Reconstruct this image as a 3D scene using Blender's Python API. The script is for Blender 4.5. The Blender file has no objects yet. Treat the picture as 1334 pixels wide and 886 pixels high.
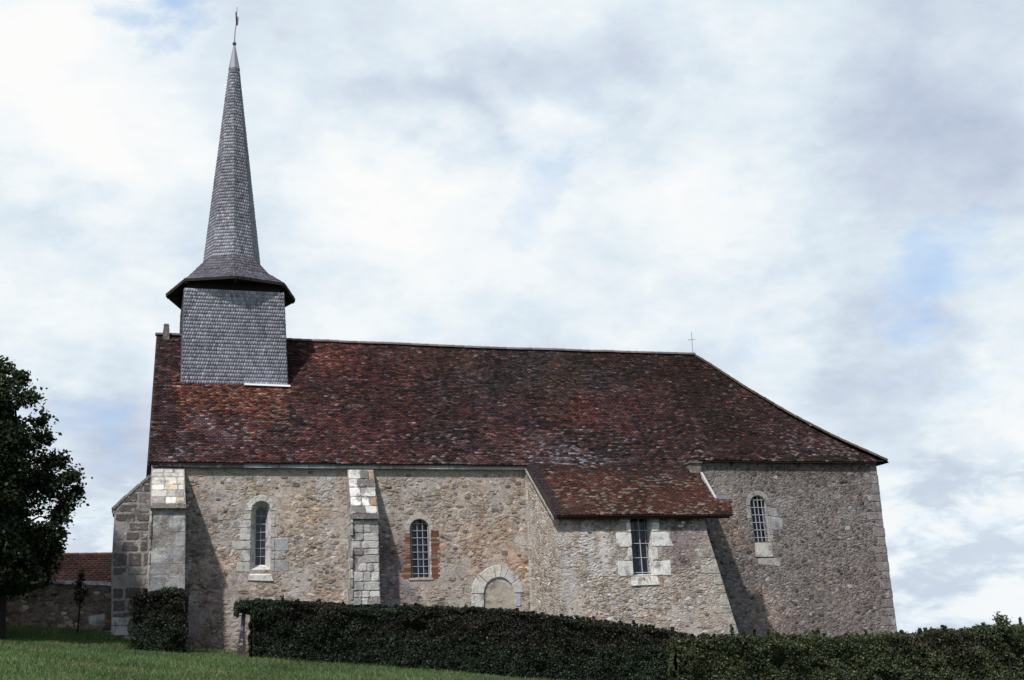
import bpy, bmesh, math, random
import numpy as np
from mathutils import Vector, Matrix
from mathutils.geometry import tessellate_polygon
random.seed(7); rng = np.random.default_rng(11)
S = bpy.context.scene
COL = S.collection
R = math.radians

# ------------------------------------------------------------------ camera
FPX = 1600.0; YAW = R(17.3); PIT = math.atan(414/1600); ROL = R(2.2)
fw = Vector((math.sin(YAW)*math.cos(PIT), math.cos(YAW)*math.cos(PIT), math.sin(PIT)))
r0 = Vector((math.cos(YAW), -math.sin(YAW), 0)); u0 = r0.cross(fw)
rt = math.cos(ROL)*r0 - math.sin(ROL)*u0
up = math.sin(ROL)*r0 + math.cos(ROL)*u0
cam = bpy.data.cameras.new('camera'); camo = bpy.data.objects.new('camera', cam); COL.objects.link(camo)
m = Matrix(((rt.x, up.x, -fw.x), (rt.y, up.y, -fw.y), (rt.z, up.z, -fw.z))).to_4x4()
m.translation = Vector((0, -42, 1.65)); camo.matrix_world = m
cam.sensor_width = 36; cam.lens = 36*FPX/1334; cam.clip_end = 20000; cam.clip_start = .1
S.camera = camo

def pixdir(px, py):
    d = fw*FPX + rt*(px-667) - up*(py-443); return d.normalized()

# ------------------------------------------------------------------ sun and sky
SUN_EL = R(50); SUN_DIR = Vector((-math.cos(SUN_EL)*.707, -math.cos(SUN_EL)*.707, math.sin(SUN_EL)))   # towards the sun
sl = bpy.data.lights.new('sun', 'SUN'); sl.energy = 4.5; sl.angle = R(1.8); sl.color = (1, .95, .87)
so = bpy.data.objects.new('sun', sl); COL.objects.link(so)
so.rotation_euler = SUN_DIR.to_track_quat('Z', 'Y').to_euler(); so.location = (-30, -40, 50)
S.view_settings.view_transform = 'Standard'; S.view_settings.look = 'None'
S.view_settings.exposure = 0; S.view_settings.gamma = 1; S.view_settings.use_curve_mapping = False

class NT:
    """tiny helper to write node trees as expressions"""
    def __init__(s, nt): s.nt = nt; s.n = nt.nodes; s.l = nt.links
    def put(s, v, sock):
        if isinstance(v, bpy.types.NodeSocket): s.l.new(v, sock)
        elif v is not None:
            if hasattr(sock.default_value, '__len__') and not hasattr(v, '__len__'): v = (v, v, v)
            if hasattr(v, '__len__') and len(v) == 3 and len(sock.default_value) == 4: v = (*v, 1)
            sock.default_value = v
    def math(s, op, a, b=None, clamp=False):
        n = s.n.new('ShaderNodeMath'); n.operation = op; n.use_clamp = clamp
        s.put(a, n.inputs[0]); s.put(b, n.inputs[1]); return n.outputs[0]
    def vmath(s, op, a, b=None):
        n = s.n.new('ShaderNodeVectorMath'); n.operation = op
        s.put(a, n.inputs[0])
        if op == 'SCALE': s.put(b, n.inputs['Scale'])
        else: s.put(b, n.inputs[1])
        return n.outputs['Value'] if op in ('DOT_PRODUCT', 'LENGTH') else n.outputs[0]
    def noise(s, vec, scale, detail=4, rough=.55, dist=0, color=False):
        n = s.n.new('ShaderNodeTexNoise'); s.put(vec, n.inputs['Vector'])
        n.inputs['Scale'].default_value = scale; n.inputs['Detail'].default_value = detail
        n.inputs['Roughness'].default_value = rough; n.inputs['Distortion'].default_value = dist
        return n.outputs['Color' if color else 'Fac']
    def voro(s, vec, scale, feature='F1', rnd=1):
        n = s.n.new('ShaderNodeTexVoronoi'); n.feature = feature; s.put(vec, n.inputs['Vector'])
        n.inputs['Scale'].default_value = scale; n.inputs['Randomness'].default_value = rnd
        return n
    def ramp(s, fac, stops, interp='LINEAR'):
        n = s.n.new('ShaderNodeValToRGB'); n.color_ramp.interpolation = interp; e = n.color_ramp.elements
        while len(e) < len(stops): e.new(.5)
        for q, (p, c) in zip(e, stops): q.position = p; q.color = (c, c, c, 1) if not hasattr(c, '__len__') else (*c, 1)
        s.put(fac, n.inputs[0]); return n.outputs[0]
    def mix(s, fac, a, b, blend='MIX'):
        n = s.n.new('ShaderNodeMix'); n.data_type = 'RGBA'; n.blend_type = blend
        s.put(fac, n.inputs[0]); s.put(a, n.inputs[6]); s.put(b, n.inputs[7]); return n.outputs[2]
    def step(s, x, lo, hi):
        n = s.n.new('ShaderNodeMapRange'); n.interpolation_type = 'SMOOTHSTEP'
        s.put(x, n.inputs[0]); s.put(lo, n.inputs[1]); s.put(hi, n.inputs[2]); return n.outputs[0]
    def sep(s, v):
        n = s.n.new('ShaderNodeSeparateXYZ'); s.put(v, n.inputs[0]); return n.outputs
    def comb(s, x, y, z):
        n = s.n.new('ShaderNodeCombineXYZ'); s.put(x, n.inputs[0]); s.put(y, n.inputs[1]); s.put(z, n.inputs[2]); return n.outputs[0]

W = bpy.data.worlds.new('World'); S.world = W; W.use_nodes = True
t = NT(W.node_tree); t.n.clear()
sky = t.n.new('ShaderNodeTexSky'); sky.sky_type = 'NISHITA'; sky.sun_disc = False
sky.sun_elevation = SUN_EL; sky.sun_rotation = math.atan2(SUN_DIR.x, SUN_DIR.y)
tc = t.n.new('ShaderNodeTexCoord'); D = tc.outputs['Generated']
dx, dy, dz = t.sep(D)
# clouds on a layer far overhead: direction divided by height
hz = t.math('ADD', t.math('MAXIMUM', dz, 0), .5)
CP = t.comb(t.math('DIVIDE', dx, hz), t.math('DIVIDE', dy, hz), t.math('MULTIPLY', t.math('DIVIDE', dz, hz), 1.8))
n1 = t.noise(CP, 2.3, 9, .58, .15)
n2 = t.noise(CP, 6.5, 9, .62, .1)
puff = t.math('SUBTRACT', 1, t.math('ABSOLUTE', t.math('SUBTRACT', t.math('MULTIPLY', t.noise(CP, 4.2, 8, .6, .2), 2), 1)))
wv = t.vmath('SCALE', t.vmath('SUBTRACT', t.noise(CP, 3.4, 8, .62, 0, True), (.5, .5, .5)), .26)
wd = t.vmath('NORMALIZE', t.vmath('ADD', D, wv))
def blob(px, py, r_in, r_out):
    """soft round mass of cloud about a direction (angles in degrees)"""
    d = t.vmath('DOT_PRODUCT', wd, tuple(pixdir(px, py)))
    return t.step(d, math.cos(R(r_out)), math.cos(R(r_in)))
bright = t.math('ADD', t.math('MULTIPLY', t.math('SUBTRACT', n1, .5), 1.5), t.math('MULTIPLY', t.math('SUBTRACT', n2, .5), 1.35))
bright = t.math('ADD', bright, t.math('MULTIPLY', t.math('SUBTRACT', puff, .8), .7))
bright = t.math('ADD', bright, .55)
for px, py, a, b, w in (
        (130, 130, 0, 6, .34), (60, 330, 0, 4, -.1), (60, 400, 0, 4, .2), (480, 240, 0, 5, .26), (600, 260, 0, 6, .20), (690, 160, 0, 4, .28), (960, 255, 0, 5, .26), (860, 150, 0, 4, .18), (800, 330, 0, 6, .16), (560, 400, 0, 5, .2), (960, 410, 0, 5, .2),
        (520, 165, 0, 4.5, -.38), (640, 105, 0, 5, -.34), (760, 80, 0, 5, -.34), (880, 60, 0, 4, -.22), (430, 170, 0, 3.5, -.2), (900, 200, 0, 3, -.2), (1130, 240, 0, 7, -.24), (1250, 230, 0, 6, -.10), (1240, 90, 0, 6, -.1), (1060, 130, 0, 5, .1),
        (1290, 530, 0, 3.6, .30), (1200, 560, 0, 4, .0), (1160, 480, 0, 5, -.26), (1210, 610, 0, 2.5, -.35), (130, 500, 0, 5, -.22), (110, 580, 0, 4, -.25), (150, 660, 0, 4, -.2), (120, 440, 0, 3, .1)):
    bright = t.math('ADD', bright, t.math('MULTIPLY', blob(px, py, a, b), w))
# rows of small cumulus low over the horizon
low = t.math('MULTIPLY', t.step(dz, .19, .09), .9)
n4 = t.noise(t.vmath('MULTIPLY', D, (1, 1, 2.3)), 17, 9, .62, .25)
bright = t.math('ADD', t.math('MULTIPLY', bright, t.math('SUBTRACT', 1, t.math('MULTIPLY', low, .8))), t.math('MULTIPLY', low, t.math('ADD', .10, t.math('MULTIPLY', t.step(n4, .40, .64), .80))))
bright = t.math('ADD', t.math('MULTIPLY', bright, .72), .155)
cl = t.ramp(bright, [(.0, (4.6, 5.4, 6.8)), (.3, (6.0, 6.7, 7.9)), (.56, (7.3, 8.2, 8.95)), (.78, (8.8, 9.3, 9.6)), (1, (9.75, 9.75, 9.7))])
n3 = t.noise(CP, 5.5, 8, .6, .3)
hole = t.math('MULTIPLY', t.math('SUBTRACT', n3, .60), 2.2)
for px, py, a, b, w in ((215, 0, 0, 2.2, .8), (672, 300, 0, 2.2, .45), (1225, 360, 0, 3.6, .55), (1170, 385, 0, 3, .5), (130, 540, 0, 1.8, .3), (1240, 640, 0, 3, .25), (80, 610, 0, 5, .2)):
    hole = t.math('ADD', hole, t.math('MULTIPLY', blob(px, py, a, b), w))
hole = t.math('MULTIPLY', t.math('MINIMUM', t.math('MAXIMUM', hole, 0), 1), .62)
# the southern half of the sky (behind the photographer) is mostly open, which is why the sun shines
south = t.math('MULTIPLY', t.step(dy, .30, -.35), .70)
thin = t.vmath('ADD', t.vmath('SCALE', sky.outputs[0], .8), (1.3, 3.0, 5.6))      # blue seen through thin cloud
skyc = t.mix(south, t.mix(hole, cl, thin), sky.outputs[0])
bgn = t.n.new('ShaderNodeBackground'); t.put(skyc, bgn.inputs[0]); bgn.inputs[1].default_value = .1
wo = t.n.new('ShaderNodeOutputWorld'); t.l.new(bgn.outputs[0], wo.inputs[0])

# ------------------------------------------------------------------ mesh helpers
ORG = {}
def jt(k, c): return tuple(min(.85, v*k) for v in c)
def link(name, me, mat, parent=None, org=None):
    o = bpy.data.objects.new(name, me); COL.objects.link(o)
    if parent is not None:
        o.parent = parent; ORG[o.name] = ORG[parent.name]
    else:
        org = org or (0, 0, 0); o.location = org; ORG[o.name] = Vector(org)
    if mat: me.materials.append(mat)
    return o
def empty(name, loc):
    o = bpy.data.objects.new(name, None); COL.objects.link(o); o.location = loc; o.empty_display_size = .3
    ORG[o.name] = Vector(loc); return o
def tag(o, label=None, cat=None, group=None, kind=None):
    for k, v in (('label', label), ('category', cat), ('group', group), ('kind', kind)):
        if v: o[k] = v
    return o
def np_mesh(name, V, groups, mat, parent=None, org=None, smooth=False):
    """groups: list of (faces int array (M,k), colours (M,3) or None)"""
    V = np.asarray(V, float)
    og = ORG[parent.name] if parent is not None else Vector(org or (0, 0, 0))
    V = V - np.array(og)
    me = bpy.data.meshes.new(name)
    me.vertices.add(len(V)); me.vertices.foreach_set('co', V.astype(np.float32).ravel())
    loops = np.concatenate([f.ravel() for f, c in groups]).astype(np.int32)
    tot = np.concatenate([np.full(len(f), f.shape[1]) for f, c in groups]).astype(np.int32)
    st = np.concatenate([[0], np.cumsum(tot)[:-1]]).astype(np.int32)
    me.loops.add(len(loops)); me.loops.foreach_set('vertex_index', loops)
    me.polygons.add(len(tot)); me.polygons.foreach_set('loop_start', st)
    me.update(calc_edges=True); me.validate()
    cols = np.concatenate([np.repeat(np.ones((len(f), 3)) if c is None else np.asarray(c), f.shape[1], axis=0) for f, c in groups])
    if len(me.loops) == len(cols):
        a = me.color_attributes.new('tint', 'FLOAT_COLOR', 'CORNER')
        a.data.foreach_set('color', np.concatenate([cols, np.ones((len(cols), 1))], 1).astype(np.float32).ravel())
    if smooth: me.polygons.foreach_set('use_smooth', np.ones(len(me.polygons), bool))
    return link(name, me, mat, parent, org)
SR = random.Random(77)
class MB:
    def __init__(s): s.v = []; s.f = []; s.c = []; s.m = []; s.mi = 0
    def poly(s, pts, col=(1, 1, 1)):
        i = len(s.v); s.v += [tuple(p) for p in pts]; s.f.append(tuple(range(i, i+len(pts)))); s.c.append(col); s.m.append(s.mi)
    def faces(s, pts, fs, col=(1, 1, 1)):
        i = len(s.v); s.v += [tuple(p) for p in pts]
        for f in fs: s.f.append(tuple(i+k for k in f)); s.c.append(col); s.m.append(s.mi)
    def hexa(s, p, col=(1, 1, 1)):
        """8 points: bottom 4 counter-clockwise from above, then top 4"""
        s.faces(p, [(3, 2, 1, 0), (4, 5, 6, 7), (0, 1, 5, 4), (1, 2, 6, 5), (2, 3, 7, 6), (3, 0, 4, 7)], col)
    def box(s, x0, x1, y0, y1, z0, z1, col=(1, 1, 1)):
        s.hexa([(x0, y0, z0), (x1, y0, z0), (x1, y1, z0), (x0, y1, z0), (x0, y0, z1), (x1, y0, z1), (x1, y1, z1), (x0, y1, z1)], col)
    def slab(s, q, n, th, ch=.015, col=(1, 1, 1), ragged=.026):
        """stone on a surface: outline q (list of points), outward normal n, stands th proud, edges chamfered"""
        q = [Vector(p) for p in q]; n = Vector(n).normalized(); c = sum(q, Vector())/len(q)
        if len(q) == 4 and ragged:        # worn arrises: corners knocked off, edges wandering
            o = []
            for i in range(4):
                p, a_, b_ = q[i], q[i-1], q[(i+1) % 4]
                la, lb = (a_-p).length, (b_-p).length; ca = min(la*.22, ragged*SR.uniform(.5, 3.2)); cb = min(lb*.22, ragged*SR.uniform(.5, 3.2))
                o.append(p+(a_-p)/la*ca); o.append(p+(b_-p)/lb*cb)
                f_ = SR.uniform(.35, .65); m_ = p.lerp(b_, f_); o.append(m_+(c-m_).normalized()*SR.uniform(-.4, 1.1)*ragged)
            q = o
        k = len(q)
        a = [p - n*.04 for p in q]; b = [p + n*max(th-ch, .001) for p in q]; tl = SR.uniform(-.004, .004)
        d = [p + (c-p).normalized()*ch*1.3 + n*th for p in q]
        fs = [tuple(range(2*k, 3*k))]
        for i in range(k):
            j = (i+1) % k; fs += [(i, j, k+j, k+i), (k+i, k+j, 2*k+j, 2*k+i)]
        s.faces(a+b+d, fs, col)
    def tube(s, pts, rad, n=6, col=(1, 1, 1), cap=True):
        pts = [Vector(p) for p in pts]; rings = []
        for i, p in enumerate(pts):
            d = (pts[min(i+1, len(pts)-1)] - pts[max(i-1, 0)]).normalized()
            a = d.orthogonal().normalized() if i == 0 else (a - d*a.dot(d)).normalized()
            b = d.cross(a); r = rad[i] if hasattr(rad, '__len__') else rad
            rings.append([p + (a*math.cos(2*math.pi*k/n) + b*math.sin(2*math.pi*k/n))*r for k in range(n)])
        fs = []
        for i in range(len(pts)-1):
            for k in range(n): fs.append((i*n+k, i*n+(k+1) % n, (i+1)*n+(k+1) % n, (i+1)*n+k))
        if cap: fs += [tuple(range(n))[::-1], tuple((len(pts)-1)*n+k for k in range(n))]
        s.faces([p for r in rings for p in r], fs, col)
    def lathe(s, c, prof, n=12, col=(1, 1, 1)):
        pts = [(c[0]+r*math.cos(2*math.pi*k/n), c[1]+r*math.sin(2*math.pi*k/n), c[2]+z) for r, z in prof for k in range(n)]
        fs = [(i*n+k, i*n+(k+1) % n, (i+1)*n+(k+1) % n, (i+1)*n+k) for i in range(len(prof)-1) for k in range(n)]
        s.faces(pts, fs, col)
    def build(s, name, mat, parent=None, org=None, smooth=False, recalc=True):
        og = ORG[parent.name] if parent is not None else Vector(org or (0, 0, 0))
        me = bpy.data.meshes.new(name)
        me.from_pydata([(Vector(p)-og)[:] for p in s.v], [], s.f)
        a = me.color_attributes.new('tint', 'FLOAT_COLOR', 'CORNER')
        cc = []
        for f, c in zip(s.f, s.c): cc += [(*c, 1)]*len(f)
        a.data.foreach_set('color', np.array(cc, np.float32).ravel())
        if recalc:
            bm = bmesh.new(); bm.from_mesh(me); bmesh.ops.recalc_face_normals(bm, faces=bm.faces); bm.to_mesh(me); bm.free()
        if smooth: me.polygons.foreach_set('use_smooth', np.ones(len(me.polygons), bool))
        mats = mat if isinstance(mat, (list, tuple)) else [mat]
        me.polygons.foreach_set('material_index', np.array(s.m, np.int32))
        o = link(name, me, mats[0], parent, org)
        for q in mats[1:]: me.materials.append(q)
        return o
def vnoise(x, y, seed=0):
    """smooth value noise, numpy, 0..1"""
    x = np.asarray(x, float); y = np.asarray(y, float)
    xi = np.floor(x).astype(int); yi = np.floor(y).astype(int); fx = x-xi; fy = y-yi
    fx = fx*fx*(3-2*fx); fy = fy*fy*(3-2*fy)
    def h(i, j):
        n = np.sin(i*127.1 + j*311.7 + seed*74.7)*43758.5453; return n - np.floor(n)
    return (h(xi, yi)*(1-fx)+h(xi+1, yi)*fx)*(1-fy) + (h(xi, yi+1)*(1-fx)+h(xi+1, yi+1)*fx)*fy
def fbm(x, y, seed=0): return (vnoise(x, y, seed)*.55 + vnoise(x*2.1, y*2.1, seed+3)*.28 + vnoise(x*4.3, y*4.3, seed+5)*.17)
def sm(x, a, b):
    q = np.clip((np.asarray(x, float)-a)/(b-a), 0, 1); return q*q*(3-2*q)

# ------------------------------------------------------------------ materials
def newmat(name):
    mt = bpy.data.materials.new(name); mt.use_nodes = True; q = NT(mt.node_tree)
    b = q.n['Principled BSDF']; b.inputs['Roughness'].default_value = .9; b.inputs['Specular IOR Level'].default_value = .15
    return mt, q, b
def coords(q):
    return q.n.new('ShaderNodeTexCoord').outputs['Object']
def bump(q, b, h, strength, dist):
    n = q.n.new('ShaderNodeBump'); n.inputs['Strength'].default_value = strength; n.inputs['Distance'].default_value = dist
    q.put(h, n.inputs['Height']); q.l.new(n.outputs[0], b.inputs['Normal'])
def mat_plain(name, col, rough=.9, spec=.15, metal=0, var=.25, sc=6):
    mt, q, b = newmat(name); n = q.noise(coords(q), sc, 5)
    c = q.mix(n, tuple(x*(1-var) for x in col), tuple(min(1, x*(1+var)) for x in col))
    q.put(c, b.inputs['Base Color']); b.inputs['Roughness'].default_value = rough
    b.inputs['Specular IOR Level'].default_value = spec; b.inputs['Metallic'].default_value = metal
    bump(q, b, n, .3, .02); return mt
def mat_tint(name, rough=.9, nz=18, var=.45, lichen=None, bumpd=.012, spec=.12):
    """colour comes per face from the mesh, weathered by noise"""
    mt, q, b = newmat(name); a = q.n.new('ShaderNodeVertexColor'); a.layer_name = 'tint'
    P = coords(q); n = q.noise(P, nz, 6, .65); k = q.math('ADD', q.math('MULTIPLY', n, 2*var), 1-var)
    c = q.mix(1, a.outputs[0], k, 'MULTIPLY')
    if lichen:
        for (sc, lo, hi, colr, amt) in lichen:
            c = q.mix(q.math('MULTIPLY', q.step(q.noise(P, sc, 6, .65), lo, hi), amt), c, colr)
    q.put(c, b.inputs['Base Color']); b.inputs['Roughness'].default_value = rough; b.inputs['Specular IOR Level'].default_value = spec
    bump(q, b, n, .7, bumpd); return mt
def mat_rubble(name, stones, mortar, sx=4.7, sz=7.4, plaster=(.22, .19, .16), pl=(.50, .64), pl_amt=.8, warm=None, dark=None, light=None, joint=(.01, .15), spots=(), tone=1.07, sat=.82):
    mt, q, b = newmat(name); P = coords(q); x, y, z = q.sep(P)
    u = q.math('ADD', x, q.math('MULTIPLY', y, .93))
    w = q.vmath('SCALE', q.vmath('SUBTRACT', q.noise(P, 2.0, 3, .5, 0, True), (.5, .5, .5)), .30)
    w2 = q.vmath('SCALE', q.vmath('SUBTRACT', q.noise(P, 9, 4, .65, 0, True), (.5, .5, .5)), .055)
    UV = q.vmath('ADD', q.vmath('ADD', q.comb(u, z, 0), w), w2)
    ux, uz, _ = q.sep(UV)
    # stones of two sizes, roughly coursed, wider than tall; noise chooses which size shows where
    va = q.comb(q.math('MULTIPLY', ux, sx), q.math('MULTIPLY', uz, sz), 0)
    vb = q.comb(q.math('MULTIPLY', ux, sx*.55), q.math('MULTIPLY', uz, sz*.62), 3.7)
    A1 = q.voro(va, 1, 'F1', 1); A2 = q.voro(va, 1, 'DISTANCE_TO_EDGE', 1)
    B1 = q.voro(vb, 1, 'F1', 1); B2 = q.voro(vb, 1, 'DISTANCE_TO_EDGE', 1)
    pick = q.step(q.noise(P, 1.1, 4), .53, .58)
    cell = q.mix(pick, A1.outputs['Color'], B1.outputs['Color'])
    edge = q.math('ADD', q.math('MULTIPLY', A2.outputs[0], q.math('SUBTRACT', 1, pick)), q.math('MULTIPLY', B2.outputs[0], pick))
    cr, cg, cb = q.sep(cell)
    fine = q.noise(P, 17, 7, .72); mid_ = q.noise(P, 5, 6, .68)
    col = q.ramp(cr, stones, 'LINEAR')
    col = q.mix(1, col, q.math('ADD', q.math('MULTIPLY', cg, 1.1), .45), 'MULTIPLY')
    mort = q.mix(mid_, jt(.62, mortar), jt(1.3, mortar))
    jm = q.step(q.math('ADD', edge, q.math('MULTIPLY', q.math('SUBTRACT', fine, .5), .22)), joint[0], joint[1])
    jm = q.math('MULTIPLY', jm, q.ramp(cb, [(0, 1), (.6, 1), (.8, .25)], 'LINEAR'))
    col = q.mix(jm, mort, col)
    pm = q.step(q.noise(P, .9, 8, .72), pl[0], pl[1])
    pcol = q.mix(q.noise(P, 2.6, 7, .7), jt(.66, plaster), jt(1.28, plaster))
    col = q.mix(q.math('MULTIPLY', pm, pl_amt), col, pcol)
    col = q.mix(1, col, q.math('ADD', q.math('MULTIPLY', fine, 1.8), .10), 'MULTIPLY')
    col = q.mix(1, col, q.math('ADD', q.math('MULTIPLY', mid_, 1.5), .25), 'MULTIPLY')
    # dark pits and gaps between stones
    pit = q.step(q.noise(q.vmath('MULTIPLY', P, (6, 6, 11)), 1.0, 5, .65), .60, .68)
    col = q.mix(q.math('MULTIPLY', pit, .65), col, (.07, .055, .052))
    if warm: col = q.mix(q.math('MULTIPLY', q.step(q.noise(q.vmath('ADD', P, (9, 3, 4)), .55, 6, .65), .47, .64), warm[1]), col, warm[0], 'MULTIPLY')
    if dark: col = q.mix(q.math('MULTIPLY', q.step(q.noise(q.vmath('ADD', P, (31, 7, 2)), .42, 7, .66), .47, .64), dark[1]), col, dark[0], 'MULTIPLY')
    if light: col = q.mix(q.math('MULTIPLY', q.step(q.noise(q.vmath('ADD', P, (5, 17, 12)), 1.5, 8, .74), .52, .66), light[1]), col, light[0])
    # particular stains and patches of the wall, and shadow painted beside the buttresses: (x, z, half width, half height, colour, amount, blend)
    rag = q.math('MULTIPLY', q.math('SUBTRACT', q.noise(P, 1.8, 7, .7), .5), 2.4)
    for (sx_, sz_, rx, rz, sc_, am, bl) in spots:
        ox, oz = SPOT_ORG.x, SPOT_ORG.z
        dx_ = q.math('DIVIDE', q.math('SUBTRACT', x, sx_-ox), rx); dz_ = q.math('DIVIDE', q.math('SUBTRACT', z, sz_-oz), rz)
        rr = q.math('SQRT', q.math('ADD', q.math('MULTIPLY', dx_, dx_), q.math('MULTIPLY', dz_, dz_)))
        m_ = q.math('SUBTRACT', 1, q.step(q.math('ADD', rr, rag), .55, 1.15))
        col = q.mix(q.math('MULTIPLY', m_, am), col, sc_, bl)
    fl = q.step(q.noise(q.vmath('MULTIPLY', P, (8, 8, 13)), 1.0, 5, .7), .63, .69)
    col = q.mix(q.math('MULTIPLY', fl, q.math('MULTIPLY', q.step(q.noise(P, .8, 4), .42, .58), .6)), col, (.50, .49, .48))
    hs = q.n.new('ShaderNodeHueSaturation'); hs.inputs['Saturation'].default_value = sat; q.put(col, hs.inputs['Color'])
    col = q.mix(1, hs.outputs[0], (tone*1.02, tone*.985, tone*.985), 'MULTIPLY')
    q.put(col, b.inputs['Base Color'])
    h = q.math('MULTIPLY', q.math('MULTIPLY', q.step(edge, 0, .3), q.math('SUBTRACT', 1, q.math('MULTIPLY', pm, .85))), .55)
    h = q.math('ADD', h, q.math('ADD', q.math('MULTIPLY', fine, .5), q.math('MULTIPLY', mid_, .6)))
    h = q.math('SUBTRACT', q.math('ADD', h, q.math('MULTIPLY', cg, .35)), q.math('MULTIPLY', pit, .5))
    bump(q, b, h, 1.0, .034)
    b.inputs['Roughness'].default_value = .95; b.inputs['Specular IOR Level'].default_value = .05
    return mt
SPOT_ORG = Vector((14.2, 4.3, 1.6))
NAVE_ST = [(0, (.20, .155, .115)), (.14, (.29, .235, .175)), (.30, (.37, .32, .255)), (.44, (.30, .285, .285)), (.56, (.15, .115, .095)), (.66, (.40, .385, .37)), (.78, (.31, .205, .13)), (.88, (.115, .095, .09)), (1, (.47, .45, .42))]
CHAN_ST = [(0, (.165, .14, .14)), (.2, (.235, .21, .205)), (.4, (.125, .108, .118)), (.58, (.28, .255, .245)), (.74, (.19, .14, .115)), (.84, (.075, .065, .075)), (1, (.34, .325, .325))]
CHAP_ST = [(0, (.25, .21, .165)), (.2, (.335, .285, .225)), (.4, (.28, .26, .25)), (.6, (.39, .355, .30)), (.76, (.17, .14, .12)), (.86, (.37, .365, .38)), (1, (.5, .48, .47))]
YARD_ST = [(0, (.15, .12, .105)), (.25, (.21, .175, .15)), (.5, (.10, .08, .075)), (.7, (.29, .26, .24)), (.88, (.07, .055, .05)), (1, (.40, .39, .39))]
M = {}
M['nave'] = mat_rubble('nave rubble', NAVE_ST, (.33, .285, .235), plaster=(.385, .36, .335), pl=(.46, .57), pl_amt=.85, warm=((1.13, .87, .68), .5), dark=((.62, .58, .64), .55), light=((.44, .435, .43), .62),
    spots=[(2.6, 2.9, 1.5, 1.9, (.60, .55, .58), .7, 'MULTIPLY'), (2.1, 5.6, .8, 2.2, (.66, .6, .64), .6, 'MULTIPLY'), (8.5, 4.4, .9, 1.9, (.62, .55, .66), .7, 'MULTIPLY'), (11.6, 5.6, 1.6, 1.0, (1.08, .84, .70), .7, 'MULTIPLY'), (12.9, 4.9, .5, .7, (1.04, .82, .66), .6, 'MULTIPLY'), (5, 8.0, 5.0, .35, (.30, .285, .275), .55, 'MIX'), (10.5, 8.0, 3, .35, (.34, .31, .285), .5, 'MIX'), (10.3, 4.0, .7, .6, (.33, .30, .27), .6, 'MIX'), (10.6, 5.4, .35, 1.0, (.34, .31, .28), .5, 'MIX'), (6.3, 7.6, .5, .5, (.42, .42, .43), .5, 'MIX'), (6.4, 5.9, .35, 1.2, (.36, .35, .35), .4, 'MIX'), (3.2, 3.2, .25, .9, (.44, .42, .39), .5, 'MIX')])  # first three spots darken the wall where the buttresses cast shadow
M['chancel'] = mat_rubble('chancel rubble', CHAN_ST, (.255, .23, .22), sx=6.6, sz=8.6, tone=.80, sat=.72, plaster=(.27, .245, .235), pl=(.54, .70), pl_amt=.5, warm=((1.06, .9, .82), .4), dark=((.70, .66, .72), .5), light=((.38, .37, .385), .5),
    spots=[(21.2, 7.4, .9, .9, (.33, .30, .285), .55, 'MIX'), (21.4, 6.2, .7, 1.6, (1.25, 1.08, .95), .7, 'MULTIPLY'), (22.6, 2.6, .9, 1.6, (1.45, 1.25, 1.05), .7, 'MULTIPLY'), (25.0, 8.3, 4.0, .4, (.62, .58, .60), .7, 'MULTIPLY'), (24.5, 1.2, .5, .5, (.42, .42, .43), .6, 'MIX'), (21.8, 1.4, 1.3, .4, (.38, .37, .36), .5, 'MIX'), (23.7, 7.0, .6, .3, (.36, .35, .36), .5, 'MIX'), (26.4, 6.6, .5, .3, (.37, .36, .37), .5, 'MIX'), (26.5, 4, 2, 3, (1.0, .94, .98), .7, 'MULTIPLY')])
M['chapel'] = mat_rubble('chapel rubble', CHAP_ST, (.35, .315, .27), sx=5.6, sz=12, plaster=(.42, .395, .37), pl=(.47, .59), pl_amt=.78, warm=((1.08, .92, .78), .45), dark=((.70, .64, .66), .5), light=((.50, .50, .51), .6),
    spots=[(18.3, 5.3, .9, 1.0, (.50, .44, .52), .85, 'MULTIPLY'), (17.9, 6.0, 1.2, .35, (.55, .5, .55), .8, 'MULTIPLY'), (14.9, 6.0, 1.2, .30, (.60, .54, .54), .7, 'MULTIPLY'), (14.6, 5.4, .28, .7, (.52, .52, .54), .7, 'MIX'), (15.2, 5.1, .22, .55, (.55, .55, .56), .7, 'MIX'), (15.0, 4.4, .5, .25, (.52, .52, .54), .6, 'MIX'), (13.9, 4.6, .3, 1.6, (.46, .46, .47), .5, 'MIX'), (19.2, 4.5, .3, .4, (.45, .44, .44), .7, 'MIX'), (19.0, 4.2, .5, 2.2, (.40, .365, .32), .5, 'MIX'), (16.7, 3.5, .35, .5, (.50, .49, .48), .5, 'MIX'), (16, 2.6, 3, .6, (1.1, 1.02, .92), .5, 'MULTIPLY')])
M['yard'] = mat_rubble('yard wall rubble', YARD_ST, (.20, .155, .13), sx=4.2, sz=8, plaster=(.24, .2, .18), pl=(.64, .72), pl_amt=.3, warm=((1.15, .85, .72), .6), dark=((.5, .42, .42), .7), light=((.42, .42, .43), .3), sat=1.1)
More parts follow.
